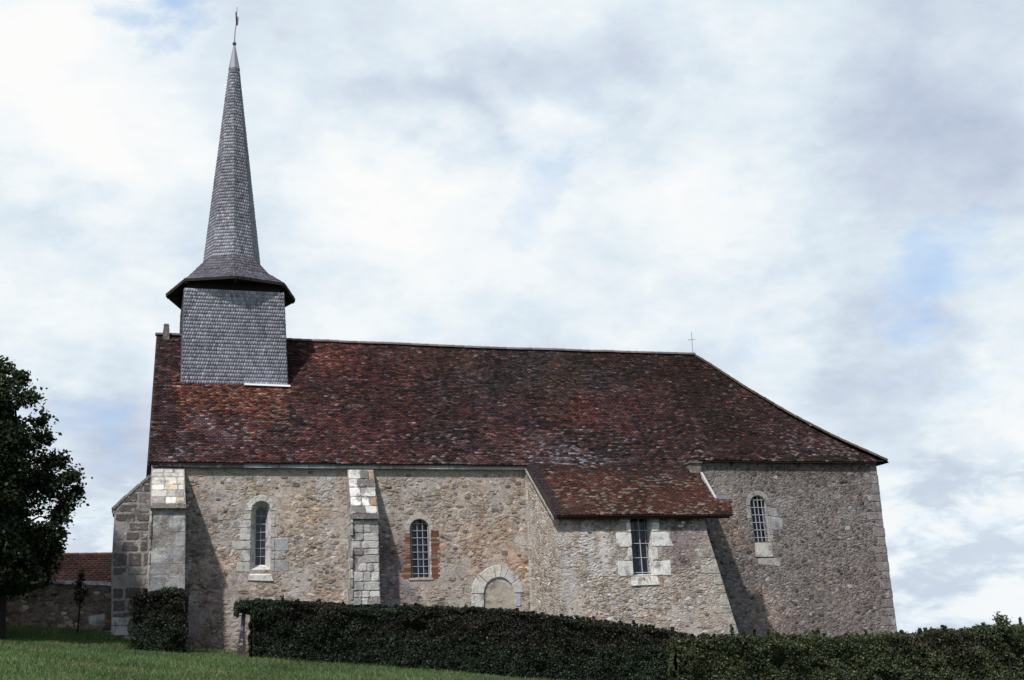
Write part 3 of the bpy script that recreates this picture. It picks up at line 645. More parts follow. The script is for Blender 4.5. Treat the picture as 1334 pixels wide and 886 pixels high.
def roof_col(p, u, t_):
    n = len(p); x = p[:, 0]
    c = pal(n, [(.036, .0195, .0185), (.027, .0205, .021), (.054, .026, .021), (.017, .0125, .013), (.036, .0295, .029), (.072, .036, .027), (.082, .068, .062), (.017, .016, .015)], [28, 20, 18, 10, 10, 6, 2.2, 6])
    big = fbm(x*.28, t_*2.2, 21); mid_ = fbm(x*.9, t_*6, 25); b2 = fbm(x*.35+3, t_*2.5, 33)
    # redder old tiles in patches, greyer and mossier towards the chancel
    red = sm(big, .45, .7)*(1-sm(x, 14, 20)*.75)
    c = c*(1+red[:, None]*np.array([.5, .16, .16]))
    grey = sm(b2, .42, .66)*(.25+.6*sm(x, 6, 17)); g_ = c.mean(1, keepdims=True)*np.array([1.0, .95, .9])
    c = c*(1-grey[:, None]*.75) + g_*grey[:, None]*.75
    c *= (.62+.8*mid_)[:, None]
    moss = sm(fbm(x*.22+7, t_*1.6, 47), .46, .66)*sm(x, 8, 15); c = c*(1-.42*moss[:, None]) + moss[:, None]*np.array([.004, .004, .002])
    warm_ = sm(fbm(x*.5, t_*2.2, 83), .48, .68); c = c*(1+warm_[:, None]*np.array([.55, .34, .2]))
    # bright reclaimed tiles under the belfry, and a lichened foot to the slope
    ub = sm(x, .9, 1.5)*(1-sm(x, 4.6, 5.8))*sm(t_, .22, .52)*(1-sm(t_, .64, .68))
    k = rng.random(n) < ub*.8
    c[k] = pal(k.sum(), [(.135, .054, .032), (.16, .08, .05), (.095, .036, .024), (.17, .115, .085)], [5, 2, 5, 1])*(.6+.6*rng.random((k.sum(), 1)))
    st = .7*np.exp(-((x-4.95+(.62-t_)*1.1+.35*(fbm(t_*9, x*0, 3)-.5))/.3)**2)*sm(t_, .25, .35)*(1-sm(t_, .6, .64))
    k = rng.random(n) < st*.65; c[k] = np.array([.15, .095, .07])*(.5+.7*rng.random((k.sum(), 1)))
    lo = (1-sm(t_, .05, .42))*sm(fbm(x*.6, t_*5, 41), .46, .62)
    k = rng.random(n) < lo*.20+.008; c[k] = pal(k.sum(), [(.085, .075, .075), (.13, .115, .11), (.10, .07, .058)], [4, 2, 2])
    k = (rng.random(n) < .4*np.exp(-((x-14.8)/1.6)**2)*(1-sm(t_, .04, .2))); c[k] = pal(k.sum(), [(.15, .14, .15), (.10, .088, .095)], [2, 3])
    # runs of paler, lichened tiles along the courses and odd new orange ones
    run = vnoise(x*2.2, np.floor(t_*84)*1.7, 51); k = (run > .83) & (rng.random(n) < .75); c[k] = c[k]*1.25+np.array([.030, .025, .026])
    run = vnoise(x*1.8, np.floor(t_*84)*2.3, 57); k = (run < .17); c[k] *= .5
    k = rng.random(n) < .006; c[k] = np.array([.13, .052, .032])
    gl = sm(fbm(x*.5, t_*3.5, 63), .5, .68)*(1-sm(x, 3, 7))*(1-sm(t_, .3, .5)); c = c*(1+gl[:, None]*.5)+gl[:, None]*np.array([.014, .013, .017])
    return c*(.62+1.0*rng.random((n, 1)))*np.array([1.0, .95, 1.08])
SL = 7.25
Ps = [tile_patch(roof_fn(1), -.008, 1, .088, .155, roof_col, lambda p, t_: hip_ok(p, t_), .016, .45, .004, SL),
      tile_patch(roof_fn(-1), -.008, 1, .2, .30, roof_col, lambda p, t_: hip_ok(p, t_), .016, .45, .004, SL),
      tile_patch(east_fn, -.008, 1, .15, .2, roof_col, lambda p, t_: np.abs(p[:, 1]-4.3) < 4.6*(1-t_)-.02, .016, .4, .004, SL)]
V, G = join_patches(Ps)
# under-sheets of the tiling so no light shows between tiles
def sheet(fn, nu, nt_, drop, mask=None):
    u = np.linspace(0, 1, nu); t_ = np.linspace(-.012, 1, nt_); U, T = np.meshgrid(u, t_)
    p = fn(U.ravel(), T.ravel()); p[:, 2] -= drop
    id_ = np.arange(nu*nt_).reshape(nt_, nu); f = np.stack([id_[:-1, :-1], id_[:-1, 1:], id_[1:, 1:], id_[1:, :-1]], -1).reshape(-1, 4)
    if mask is not None:
        c = p[f].mean(1); f = f[mask(c, None)]
    return p, f
roof = np_mesh('main_roof', V, G, M['tile'], church)
sh = []; off = 0; SV = []; SF = []
for sy in (1, -1):
    p, f = sheet(roof_fn(sy), 160, 30, .03, lambda c, _: hip_ok(c, None, .05)); SV.append(p); SF.append(f+off); off += len(p)
u_, t_ = np.meshgrid(np.linspace(0, 1, 40), np.linspace(-.012, 1, 30)); p = east_fn(u_.ravel(), t_.ravel())
yy = 4.3+(u_.ravel()*2-1)*4.63*(1-np.clip(t_.ravel(), -.02, 1)); p[:, 1] = yy; p[:, 2] -= .03
id_ = np.arange(1200).reshape(30, 40); f = np.stack([id_[:-1, :-1], id_[:-1, 1:], id_[1:, 1:], id_[1:, :-1]], -1).reshape(-1, 4)
SV.append(p); SF.append(f+off)
np_mesh('roof_bed', np.concatenate(SV), [(np.concatenate(SF), None)], M['tile_bed'], roof)
# eaves boarding and soffit
mb = MB()
mb.box(.42, 13.4, -.14, .02, 8.388, 8.43); mb.box(20.0, 28.1, -.13, .02, 8.60, 8.645); mb.box(27.85, 28.2, -.28, 8.88, 8.60, 8.645); mb.box(.42, 28.1, 8.58, 8.85, 8.35, 8.40)
mb.build('soffit', M['wood_dark'], roof)
# verge board on the west gable
mb = MB()
for sgn in (1, -1):
    for i in range(12):
        a, b_ = i/12, (i+1)/12; p = roof_fn(sgn)(np.array([0., 0.]), np.array([a, b_]))
        mb.hexa([(p[0][0]-.02, p[0][1], p[0][2]-.16), (p[0][0]+.3, p[0][1], p[0][2]-.16), (p[1][0]+.3, p[1][1], p[1][2]-.16), (p[1][0]-.02, p[1][1], p[1][2]-.16),
                 (p[0][0]-.02, p[0][1], p[0][2]+.0), (p[0][0]+.3, p[0][1], p[0][2]-.01), (p[1][0]+.3, p[1][1], p[1][2]-.01), (p[1][0]-.02, p[1][1], p[1][2]+.0)], (.055, .04, .037))
mb.build('verge', M['tile'], roof)
# ridge and hip tiles
def half_round(mb, a, b_, r_, col, n=7):
    a = Vector(a); b_ = Vector(b_); d = (b_-a).normalized(); s_ = d.cross(Vector((0, 0, 1))).normalized(); up_ = s_.cross(d)
    ring = lambda p, rr: [p + (s_*math.cos(math.pi*k/(n-1)) + up_*math.sin(math.pi*k/(n-1))*.8)*rr for k in range(n)]
    A, B, C_ = ring(a, r_*1.12), ring(a+d*.07, r_*1.10), ring(b_, r_)
    mb.faces(A+B+C_, [(i, i+1, n+i+1, n+i) for i in range(n-1)]+[(n+i, n+i+1, 2*n+i+1, 2*n+i) for i in range(n-1)]+[tuple(range(n))], col)
mb = MB(); x = .45
while x < HX:
    x2 = min(x+.36, HX); z1 = float(roof_z(np.array([x]), np.array([1.]))[0]); z2 = float(roof_z(np.array([x2]), np.array([1.]))[0])
    v = random.uniform(.75, 1.3); half_round(mb, (x2+.03, 4.3, z2-.02), (x, 4.3, z1-.02), .13, (.13*v, .115*v, .115*v)); x += .36
mb.build('ridge_tiles', M['tile'], roof)
for sgn in (1, -1):
    mb = MB(); n_ = 21
    for i in range(n_):
        a, b_ = i/n_, (i+1.08)/n_
        def hp(q):
            x = 28.25-(28.25-HX)*q; tt = q; y = -.33+4.63*q
            return (x, y if sgn > 0 else 8.6-y, float(roof_z(np.array([max(x, HX)]), np.array([min(tt, 1.)]))[0])-.01)
        v = random.uniform(.7, 1.3); half_round(mb, hp(a), hp(b_), .10, random.choice([(.085*v, .055*v, .04*v), (.07*v, .06*v, .055*v)]))
    mb.build('hip_tiles', M['tile'], roof)

# ---- chapel roof (catslide)
def ch_fn(u, t_):
    u = np.asarray(u, float); t_ = np.asarray(t_, float)
    x0 = 13.40+.04*(1-t_); x = x0 + (20.45-x0)*u; y = -3.05+(2.93+.05)*t_
    z = 6.225+(8.455-6.225)*t_ - .07*np.sin(np.pi*np.clip(t_, 0, 1)) + (fbm(x*.5, t_*2.5, 61)-.5)*.10
    return np.stack([x, y, z], 1)
def ch_mask(p, t_):
    xr = np.where(p[:, 1] < -2.11, 19.92+(p[:, 1]+3.05)*.53, 19.78+(p[:, 1]+2.11)*.11)
    return p[:, 0] < xr
def ch_col(p, u, t_):
    n = len(p); x = p[:, 0]
    c = pal(n, [(.070, .028, .024), (.052, .025, .023), (.092, .036, .027), (.036, .022, .022), (.12, .058, .042), (.13, .10, .085), (.05, .038, .036)], [26, 22, 13, 14, 5, 5, 10])
    mid_ = fbm(x*.9, t_*4, 71); c = c*(.6+.85*mid_)[:, None]
    k = rng.random(n) < .26*sm(fbm(x*.5, t_*3, 75), .42, .6); c[k] = pal(k.sum(), [(.16, .13, .11), (.13, .08, .055), (.21, .19, .17)], [3, 3, 1])
    up_ = sm(t_+np.clip(x-14.5, 0, 4)*.07+(fbm(x*.8, t_*3, 79)-.5)*.6, .62, 1.05); k = rng.random(n) < up_*.8
    c[k] = pal(k.sum(), [(.036, .0185, .0195), (.027, .020, .022), (.050, .023, .021), (.075, .062, .06)], [5, 5, 3, 2])
    dk = (1-sm(x+(rng.random(n)-.5)*.12, 13.78, 13.92))[:, None]; c = c*(1-dk*.85) + np.array([.034, .027, .033])*dk*.85
    return c*(.75+.5*rng.random((n, 1)))
V, G = join_patches([tile_patch(ch_fn, -.005, 1, .088, .155, ch_col, ch_mask, .018, .5, .004, 3.7)])
croof = np_mesh('chapel_roof', V, G, M['tile'], church)
p, f = sheet(ch_fn, 110, 20, .03, lambda c, _: ch_mask(c, None)); np_mesh('roof_bed', p, [(f, None)], M['tile_bed'], croof)
mb = MB(); mb.box(13.50, 19.9, -3.0, -2.76, 6.16, 6.20); mb.box(13.50, 19.85, -3.02, -2.97, 6.09, 6.20)
mb.hexa([(13.36, -3.04, 6.08), (13.5, -3.04, 6.08), (13.5, -.02, 8.24), (13.36, -.02, 8.24), (13.36, -3.04, 6.21), (13.5, -3.04, 6.21), (13.5, -.02, 8.42), (13.36, -.02, 8.42)])
mb.build('soffit', M['wood_dark'], croof)
mb = MB(); mb.hexa([(13.345, -3.0, 6.06), (13.5, -3.0, 6.06), (13.5, -.03, 8.22), (13.345, -.03, 8.22), (13.345, -3.0, 6.15), (13.5, -3.0, 6.15), (13.5, -.03, 8.33), (13.345, -.03, 8.33)], (.34, .32, .30)); mb.build('verge_mortar', M['ashlar'], croof)
mb = MB()
def crz(y): return float(ch_fn(np.array([.93]), np.array([(y+3.05)/2.98]))[0][2])
mb.hexa([(19.96, -.72, crz(-.72)-.05), (20.05, -.72, crz(-.72)-.05), (19.86, -2.10, crz(-2.1)-.05), (19.78, -2.10, crz(-2.1)-.05), (19.97, -.72, crz(-.72)+.12), (20.05, -.72, crz(-.72)+.12), (19.86, -2.10, crz(-2.1)+.06), (19.79, -2.10, crz(-2.1)+.06)])
mb.build('flashing', M['pale_lead'], croof)
mb = MB(); mb.box(19.88, 20.42, -2.13, -2.0, crz(-2.1)-.04, crz(-2.1)+.14); mb.build('flashing', M['lead'], croof)
mb = MB(); mb.box(19.62, 20.06, -.62, .02, 8.02, 8.40, (.13, .115, .105)); mb.box(19.58, 20.1, -.68, .02, 8.40, 8.46, (.12, .105, .1)); mb.build('kneeler', M['ashlar'], croof)

# ---- belfry
BX0, BX1, BY0, BY1 = 1.37, 5.21, 2.45, 6.15
TX0, TX1, TY0, TY1 = 1.40, 5.0, 2.52, 6.08
ZB, ZT = 10.8, 15.20
lo = [(BX0, BY0), (BX1, BY0), (BX1, BY1), (BX0, BY1)]; hi = [(TX0, TY0), (TX1, TY0), (TX1, TY1), (TX0, TY1)]
def sh_col(base, v=.35):
    def f(p, u, t_):
        n = len(p); c = np.array(base)*(1-v+2*v*rng.random((n, 1)))
        k = rng.random(n) < .18; c[k] *= 1.22; k = rng.random(n) < .18; c[k] *= .74
        return c*(.75+.5*fbm(p[:, 0]*1.1+p[:, 1], p[:, 2]*1.1, 91))[:, None]
    return f
Ps = []
for i in range(4):
    j = (i+1) % 4; zb = 11.62 if i in (0, 2) else 11.5
    q_ = (11.62-ZB)/(ZT-ZB) if i in (0, 2) else 0
    A = [np.array([*lo[i], ZB]), np.array([*lo[j], ZB]), np.array([*hi[j], ZT]), np.array([*hi[i], ZT])]
    A[0] = A[0]+(A[3]-A[0])*q_; A[1] = A[1]+(A[2]-A[1])*q_
    Ps.append(tile_patch(bilin(*A), 0, 1, .140, .09, sh_col((.42, .415, .515), .22), None, .014, .3, .005))
V, G = join_patches(Ps); belfry = np_mesh('belfry', V, G, M['shingle'], church)
mb = MB(); i_ = .01
mb.hexa([(BX0+i_, BY0+i_, ZB), (BX1-i_, BY0+i_, ZB), (BX1-i_, BY1-i_, ZB), (BX0+i_, BY1-i_, ZB), (TX0+i_, TY0+i_, ZT), (TX1-i_, TY0+i_, ZT), (TX1-i_, TY1-i_, ZT), (TX0+i_, TY1-i_, ZT)])
mb.box(TX0+.12, TX1-.12, TY0+.12, TY1-.12, ZT-.3, 15.6)
mb.build('boarding', M['wood_dark'], belfry)
mb = MB()
mb.hexa([(3.60, 2.33, 11.585), (5.25, 2.33, 11.56), (5.25, 2.47, 11.56), (3.60, 2.47, 11.585), (3.60, 2.40, 11.665), (5.25, 2.40, 11.645), (5.25, 2.47, 11.66), (3.60, 2.47, 11.68)])
mb.build('flashing', M['zinc'], belfry)
# flared skirt over the belfry, then the octagonal spire
CX, CY = 3.2, 4.3
EO = [(-2.42, 0, 15.44), (-1.80, -1.88, 15.52), (-.02, -2.42, 15.56), (1.80, -1.88, 15.54), (2.44, 0, 15.48), (1.80, 1.88, 15.5), (0, 2.42, 15.5), (-1.80, 1.88, 15.5)]
eo = [(CX+a, CY+b_, c) for a, b_, c in EO]
def octo(cx, cy, z, r_): return [(cx+r_*a, cy+r_*b_, z) for a, b_ in ((-1, 0), (-.72, -.72), (0, -1), (.72, -.72), (1, 0), (.72, .72), (0, 1), (-.72, .72))]
mo = octo(CX, CY, 16.10, 1.70); so_ = octo(CX, CY, 16.80, 1.075); to = octo(3.13, CY, 25.05, .20)
Ps = []
for A, B, row in ((eo, mo, .17), (mo, so_, .17)):
    for i in range(8):
        j = (i+1) % 8; Ps.append(tile_patch(bilin(A[i], A[j], B[j], B[i]), 0, 1, row, .12, sh_col((.095, .09, .115), .3), None, .012, .5, .005))
V, G = join_patches(Ps); skirt = np_mesh('spire_skirt', V, G, M['shingle'], church)
mb = MB()
dn = [(x, y, z-.09) for x, y, z in eo]; inn = [(CX+(x-CX)*.70, CY+(y-CY)*.70, 15.60) for x, y, z in eo]
for i in range(8):
    j = (i+1) % 8
    mb.poly([eo[i], eo[j], mo[j], mo[i]]); mb.poly([mo[i], mo[j], so_[j], so_[i]]); mb.poly([dn[i], dn[j], eo[j], eo[i]]); mb.poly([dn[j], dn[i], inn[i], inn[j]])
    a = Vector(dn[i]); c = Vector((CX, CY, 15.62)); mb.tube([a+(c-a)*.02-Vector((0, 0, .03)), a+(c-a)*.4-Vector((0, 0, .02))], .06, 4)
mb.v = [(x, y, z-.012) if z > 15.7 else (x, y, z) for x, y, z in mb.v]
mb.build('eaves_framing', M['wood_dark'], skirt)
Ps = []
for i in range(8):
    j = (i+1) % 8; Ps.append(tile_patch(bilin(so_[i], so_[j], to[j], to[i]), 0, 1, .135, .095, sh_col((.35, .345, .42), .25), None, .010, .4, .004))
V, G = join_patches(Ps); spire = np_mesh('spire', V, G, M['shingle'], church)
mb = MB(); b0 = octo(CX, CY, 16.79, 1.065); t0_ = octo(3.13, CY, 25.05, .19)
for i in range(8): mb.poly([b0[i], b0[(i+1) % 8], t0_[(i+1) % 8], t0_[i]])
mb.build('boarding', M['wood_dark'], spire)
mb = MB(); c0 = octo(3.13, CY, 25.02, .235); c1 = octo(3.115, CY, 26.12, .035)
for i in range(8): mb.poly([c0[i], c0[(i+1) % 8], c1[(i+1) % 8], c1[i]])
mb.poly(c0[::-1]); mb.build('lead_cap', M['lead'], spire)
# weathervane
mb = MB(); mb.tube([(3.115, 4.3, 26.1), (3.13, 4.3, 26.7), (3.18, 4.3, 27.2), (3.19, 4.3, 27.86)], [.022, .018, .016, .010], 6)
mb.lathe((3.115, 4.3, 26.10), [(.0, 0), (.06, .02), (.085, .08), (.06, .14), (.015, .18)], 10)
vane = mb.build('weathervane', M['iron'], church)
mb = MB(); ck = [(-.30, .02), (-.36, .20), (-.28, .30), (-.16, .18), (-.02, .10), (.12, .16), (.17, .32), (.24, .36), (.30, .28), (.24, .20), (.20, .04), (.08, -.10), (-.08, -.14), (-.2, -.08)]
ca, sa = math.cos(R(78)), math.sin(R(78)); k = len(ck)
f_ = [(3.20+a*ca-.02*sa, 4.3+a*sa+.02*ca, 27.16+b_*1.1) for a, b_ in ck]; b2 = [(3.20+a*ca+.02*sa, 4.3+a*sa-.02*ca, 27.16+b_*1.1) for a, b_ in ck]
mb.faces(f_+b2, [tuple(range(k)), tuple(range(2*k-1, k-1, -1))]+[(i, (i+1) % k, k+(i+1) % k, k+i) for i in range(k)])
mb.build('cockerel', M['iron'], vane)
# iron cross at the chancel end of the ridge, stone stub at the west end
mb = MB(); mb.tube([(22.46, 4.3, 13.8), (22.47, 4.3, 14.86)], .016, 6); mb.tube([(22.28, 4.28, 14.50), (22.62, 4.32, 14.56)], .014, 6)
mb.lathe((22.465, 4.3, 13.86), [(.06, 0), (.07, .05), (.02, .1)], 8); mb.build('ridge_cross', M['bar'], church)
mb = MB()
for z0, z1, w0, w1 in ((13.5, 14.0, .12, .115), (14.0, 14.2, .115, .09), (14.2, 14.26, .105, .07)):
    mb.hexa([(.84-w0, 4.2-w0, z0), (.84+w0, 4.2-w0, z0), (.84+w0, 4.2+w0, z0), (.84-w0, 4.2+w0, z0), (.84-w1, 4.2-w1, z1), (.84+w1, 4.2-w1, z1), (.84+w1, 4.2+w1, z1), (.84-w1, 4.2+w1, z1)], (.12, .11, .11))
mb.build('ridge_finial', M['ashlar'], church)

# ---- windows
def grille(name, parent, x0, x1, z0, zt, y, nv, nh, r_=.011, lean=0, arch=True, xi=None):
    mb = MB(); rr = (x1-x0)/2; cx = (x0+x1)/2
    for i in range(nv):
        x = x0+(x1-x0)*(i+.5 if xi is None else xi[i])/nv if xi is None else x0+(x1-x0)*xi[i]
        top = zt if not arch else zt-rr+math.sqrt(max(rr*rr-(x-cx)**2, 0))
        mb.tube([(x+lean*(zt-z0), y, z0), (x, y, top)], r_, 5)
    for i in range(nh):
        z = z0+(zt-z0)*(i+.5)/nh; hw = rr if (not arch or z < zt-rr) else math.sqrt(max(rr*rr-(z-zt+rr)**2, 0))
        mb.tube([(cx-hw+lean*(zt-z), y-.012, z), (cx+hw+lean*(zt-z), y-.012, z)], r_*.9, 5)
    return mb.build(name, M['bar'], parent)
def pane(parent, outline, y):
    mb = MB(); mb.poly([(x, y, z) for x, z in outline]); mb.faces([(x, y+.02, z) for x, z in outline], [tuple(range(len(outline)))])
    return mb.build('pane', M['glass'], parent)
def voussoirs(mb, cx, zc, ri, ro, n, y, th, cols, a0=0, a1=180, rd=random):
    for i in range(n):
        p, q = R(a0+(a1-a0)*i/n+.7), R(a0+(a1-a0)*(i+1)/n-.7); ro_ = ro*rd.uniform(.96, 1.05)
        mid_ = (p+q)/2
        mb.slab([(cx+r_*math.cos(a), y, zc+r_*math.sin(a)) for r_, a in ((ri, p), (ro_, p), (ro_, mid_), (ro_, q), (ri, q), (ri*.99, mid_))], (0, -1, 0), th, .012, jt(rd.uniform(.88, 1.1), cols[i % len(cols)]))
rd = random.Random(31)
# 1: deep splayed lancet
mb = MB(); reveal(mb, W1, 0, W1i, .38, (.42, .41, .40))
win = tag(mb.build('window', M['clean_stone'], church), 'narrow round-headed lancet in a splayed pale stone opening')
mb = MB()
for sgn, xin in ((-1, 3.695), (1, 4.365)):
    z = 4.72
    for i, h_ in enumerate((.34, .40, .30, .42, .26, .22) if sgn < 0 else (.40, .28, .44, .36, .40)):
        l = ((.50, .30, .66, .36, .70, .22) if sgn < 0 else (.60, .34, .52, .22, .14))[i]*rd.uniform(.85, 1.15)
        c = (.42, .415, .41) if sgn < 0 else ((.33, .33, .345) if i < 3 else (.38, .375, .37))
        xa, xb = (xin-l, xin) if sgn < 0 else (xin, xin+.13)
        mb.slab([(xa, 0, z+.01), (xb, 0, z+.01), (xb, 0, z+h_-.01), (xa, 0, z+h_-.01)], (0, -1, 0), .014, .008, jt(rd.uniform(.9, 1.08), c))
        if sgn > 0: mb.slab([(xb+.01, 0, z+.01), (xin+l, 0, z+.01), (xin+l, 0, z+h_-.01), (xb+.01, 0, z+h_-.01)], (0, -1, 0), .009, .01, jt(rd.uniform(.85, 1.05), (.33, .33, .345)))
        z += h_
voussoirs(mb, 4.03, 6.75, .335, .52, 3, 0, .016, [(.46, .455, .44)], 0, 180, rd)
mb.build('surround', M['clean_stone'], win)
mb = MB(); mb.hexa([(3.62, -.035, 4.46), (4.46, -.05, 4.42), (4.46, .10, 4.42), (3.60, .10, 4.42), (3.66, -.045, 4.62), (4.40, -.045, 4.62), (4.2, .34, 4.98), (3.92, .34, 4.98)], (.50, .485, .465)); mb.build('sill', M['clean_stone'], win)
pane(win, W1i, .37)
mb = MB()
for z in (5.25, 5.52, 5.79, 6.06, 6.33, 6.6): mb.box(3.9, 4.22, .345, .362, z, z+.022)
mb.tube([(4.06, .35, 4.98), (4.06, .35, 6.88)], .006, 4); mb.build('grille', M['bar'], win)
# 2: round-headed window with brick jambs
mb = MB(); W2b = W2; reveal(mb, W2, 0, W2, .30, (.40, .37, .33))
win = tag(mb.build('window', M['clean_stone'], church), 'round-headed window between orange brick jambs behind an iron grille')
mb = MB()
for sgn in (-1, 1):
    mb = MB(); z = 4.40; i = 0
    while z < (5.95 if sgn < 0 else 6.0):
        h_ = .075; l = (.24 if i % 2 else .17) + (.10 if z < 4.75 and sgn < 0 else 0)
        if sgn < 0 and 4.8 < z < 5.2: l *= .75
        xin = (9.13 if sgn < 0 else 9.86)-(z-4.4)*.012; v = rd.uniform(.7, 1.2); c = (.165*v, .07*v, .045*v) if rd.random() < .7 else (.26*v, .17*v, .12*v)
        if sgn < 0 and z > 4.75 and rd.random() < .35: c = (.26*v, .2*v, .16*v)
        if rd.random() < .12: l += .07
        xa, xb = (xin-l, xin) if sgn < 0 else (xin, xin+l+.06)
        mb.slab([(xa, 0, z+.004), (xb, 0, z+.004), (xb, 0, z+h_-.006), (xa, 0, z+h_-.006)], (0, -1, 0), .010, .005, c, .004); z += h_; i += 1
    mb.build('brick_jamb', M['brick'], win)
mb = MB(); voussoirs(mb, 9.455, 6.105, .35, .50, 7, 0, .012, [(.38, .36, .32)], -8, 188, rd)
mb.build('arch', M['plaster_pale'], win); mb = MB()
for z in (4.5, 4.9, 5.3, 5.7): mb.slab([(9.80, 0, z), (9.86, 0, z), (9.86, 0, z+.39), (9.80, 0, z+.39)], (0, -1, 0), .012, .006, (.42, .41, .39))
mb.build('stone_jamb', M['clean_stone'], win)
mb = MB(); mb.hexa([(9.05, -.03, 4.36), (9.9, -.03, 4.36), (9.9, .28, 4.36), (9.05, .28, 4.36), (9.05, -.03, 4.42), (9.9, -.03, 4.42), (9.9, .28, 4.47), (9.05, .28, 4.47)], (.34, .32, .29)); mb.build('sill', M['clean_stone'], win)
pane(win, W2, .29); grille('grille', win, 9.12, 9.80, 4.46, 6.42, .12, 4, 8, .012, .012, True, [.08, .40, .68, .95])
# 3: rectangular window of the chapel
mb = MB(); reveal(mb, W3, -2.800, [(16.24, 4.26), (16.90, 4.26), (16.92, 6.2), (16.22, 6.2)], -2.450, (.55, .54, .53))
win = tag(mb.build('window', M['clean_stone'], church), 'rectangular barred window in bright white quoined stones under the low eaves')
mb = MB(); WH = [(.58, .575, .575), (.52, .515, .51), (.62, .61, .60)]
zs = [(4.17, .52, .55, .62), (4.69, .46, .18, .20), (5.15, .50, .56, .66), (5.65, .36, .18, .30), (6.01, .17, .40, .34)]
mb2 = MB()
for z, h_, ll, rl in zs:
    mb2.slab([(16.195-ll, -2.800, z+.01), (16.195, -2.800, z+.01), (16.19, -2.800, z+h_-.01), (16.195-ll+rd.uniform(-.04, .04), -2.800, z+h_-.01)], (0, -1, 0), .018, .01, rd.choice(WH))
    mb.slab([(16.95, -2.800, z+.01), (16.95+rl, -2.800, z+.01), (16.95+rl+rd.uniform(-.04, .04), -2.800, z+h_-.01), (16.955, -2.800, z+h_-.01)], (0, -1, 0), .018, .01, rd.choice(WH))
mb.slab([(17.3, -2.800, 5.2), (17.75, -2.800, 5.15), (17.55, -2.800, 5.62), (17.3, -2.800, 5.64)], (0, -1, 0), .012, .01, (.42, .42, .44))
mb2.build('stone_jamb', M['clean_stone'], win); mb.build('stone_jamb', M['clean_stone'], win)
mb = MB(); mb.hexa([(16.08, -2.840, 3.86), (17.12, -2.840, 3.88), (17.12, -2.500, 3.88), (16.08, -2.500, 3.86), (16.10, -2.830, 4.15), (17.05, -2.830, 4.15), (17.0, -2.480, 4.24), (16.15, -2.480, 4.24)], (.62, .60, .57))
for x in (16.55, 16.76): mb.slab([(x, -2.836, 4.02), (x+.035, -2.836, 3.98), (x+.03, -2.836, 4.14), (x-.03, -2.836, 4.15)], (0, -1, 0), .004, .002, (.34, .15, .06))
mb.build('sill', M['clean_stone'], win)
pane(win, [(16.22, 4.24), (16.92, 4.24), (16.93, 6.2), (16.2, 6.2)], -2.460)
mb = MB(); mb.tube([(16.60, -2.620, 4.24), (16.56, -2.620, 6.19)], .018, 6)
for z in (4.30, 4.80, 5.28, 5.72): mb.tube([(16.2, -2.630, z), (16.93, -2.630, z)], .014, 6)
mb.tube([(16.82, -2.600, 4.24), (16.80, -2.600, 6.19)], .010, 5)
mb.build('grille', M['bar'], win)
# 4: chancel window
mb = MB(); reveal(mb, W4, -.012, [(x+.0, z) for x, z in W4], .32, (.36, .35, .35))
win = tag(mb.build('window', M['clean_stone'], church), 'round-headed barred window with a long pale sill block in the dark end wall')
mb = MB(); voussoirs(mb, 22.61, 6.94, .35, .52, 5, -.012, .014, [(.255, .24, .245)], -6, 186, rd)
mb.build('arch', M['clean_stone'], win); mb = MB()
mb.slab([(23.0, -.012, 6.0), (23.55, -.012, 5.98), (23.6, -.012, 6.42), (23.0, -.012, 6.5)], (0, -1, 0), .012, .012, (.28, .28, .30))
mb.slab([(22.98, -.012, 6.52), (23.45, -.012, 6.46), (23.35, -.012, 6.8), (22.98, -.012, 6.86)], (0, -1, 0), .012, .012, (.25, .245, .26))
for z, l in ((5.55, .12), (5.8, .12)): mb.slab([(23.03, -.012, z), (23.03+l, -.012, z), (23.02+l, -.012, z+.24), (23.02, -.012, z+.24)], (0, -1, 0), .01, .01, (.27, .25, .235))
mb.build('stone_jamb', M['clean_stone'], win); mb = MB()
mb.slab([(22.1, -.012, 6.4), (22.28, -.012, 6.4), (22.27, -.012, 6.9), (22.1, -.012, 6.85)], (0, -1, 0), .01, .01, (.30, .28, .27))
mb.build('stone_jamb', M['clean_stone'], win); mb = MB()
mb.slab([(22.4, -.012, 4.7), (23.35, -.012, 4.62), (23.4, -.012, 4.92), (22.4, -.012, 4.95)], (0, -1, 0), .008, .012, (.32, .31, .31))
mb.build('apron_stone', M['clean_stone'], win)
mb = MB(); mb.hexa([(22.32, -.05, 4.98), (23.04, -.05, 4.98), (23.04, .3, 4.98), (22.32, .3, 4.98), (22.34, -.035, 5.5), (23.02, -.035, 5.5), (23.02, .3, 5.55), (22.34, .3, 5.55)], (.40, .385, .355)); mb.build('sill', M['clean_stone'], win)
pane(win, W4, .30); grille('grille', win, 22.28, 22.96, 5.56, 7.26, .06, 5, 6, .016, .038, True, [.04, .27, .5, .74, .96])
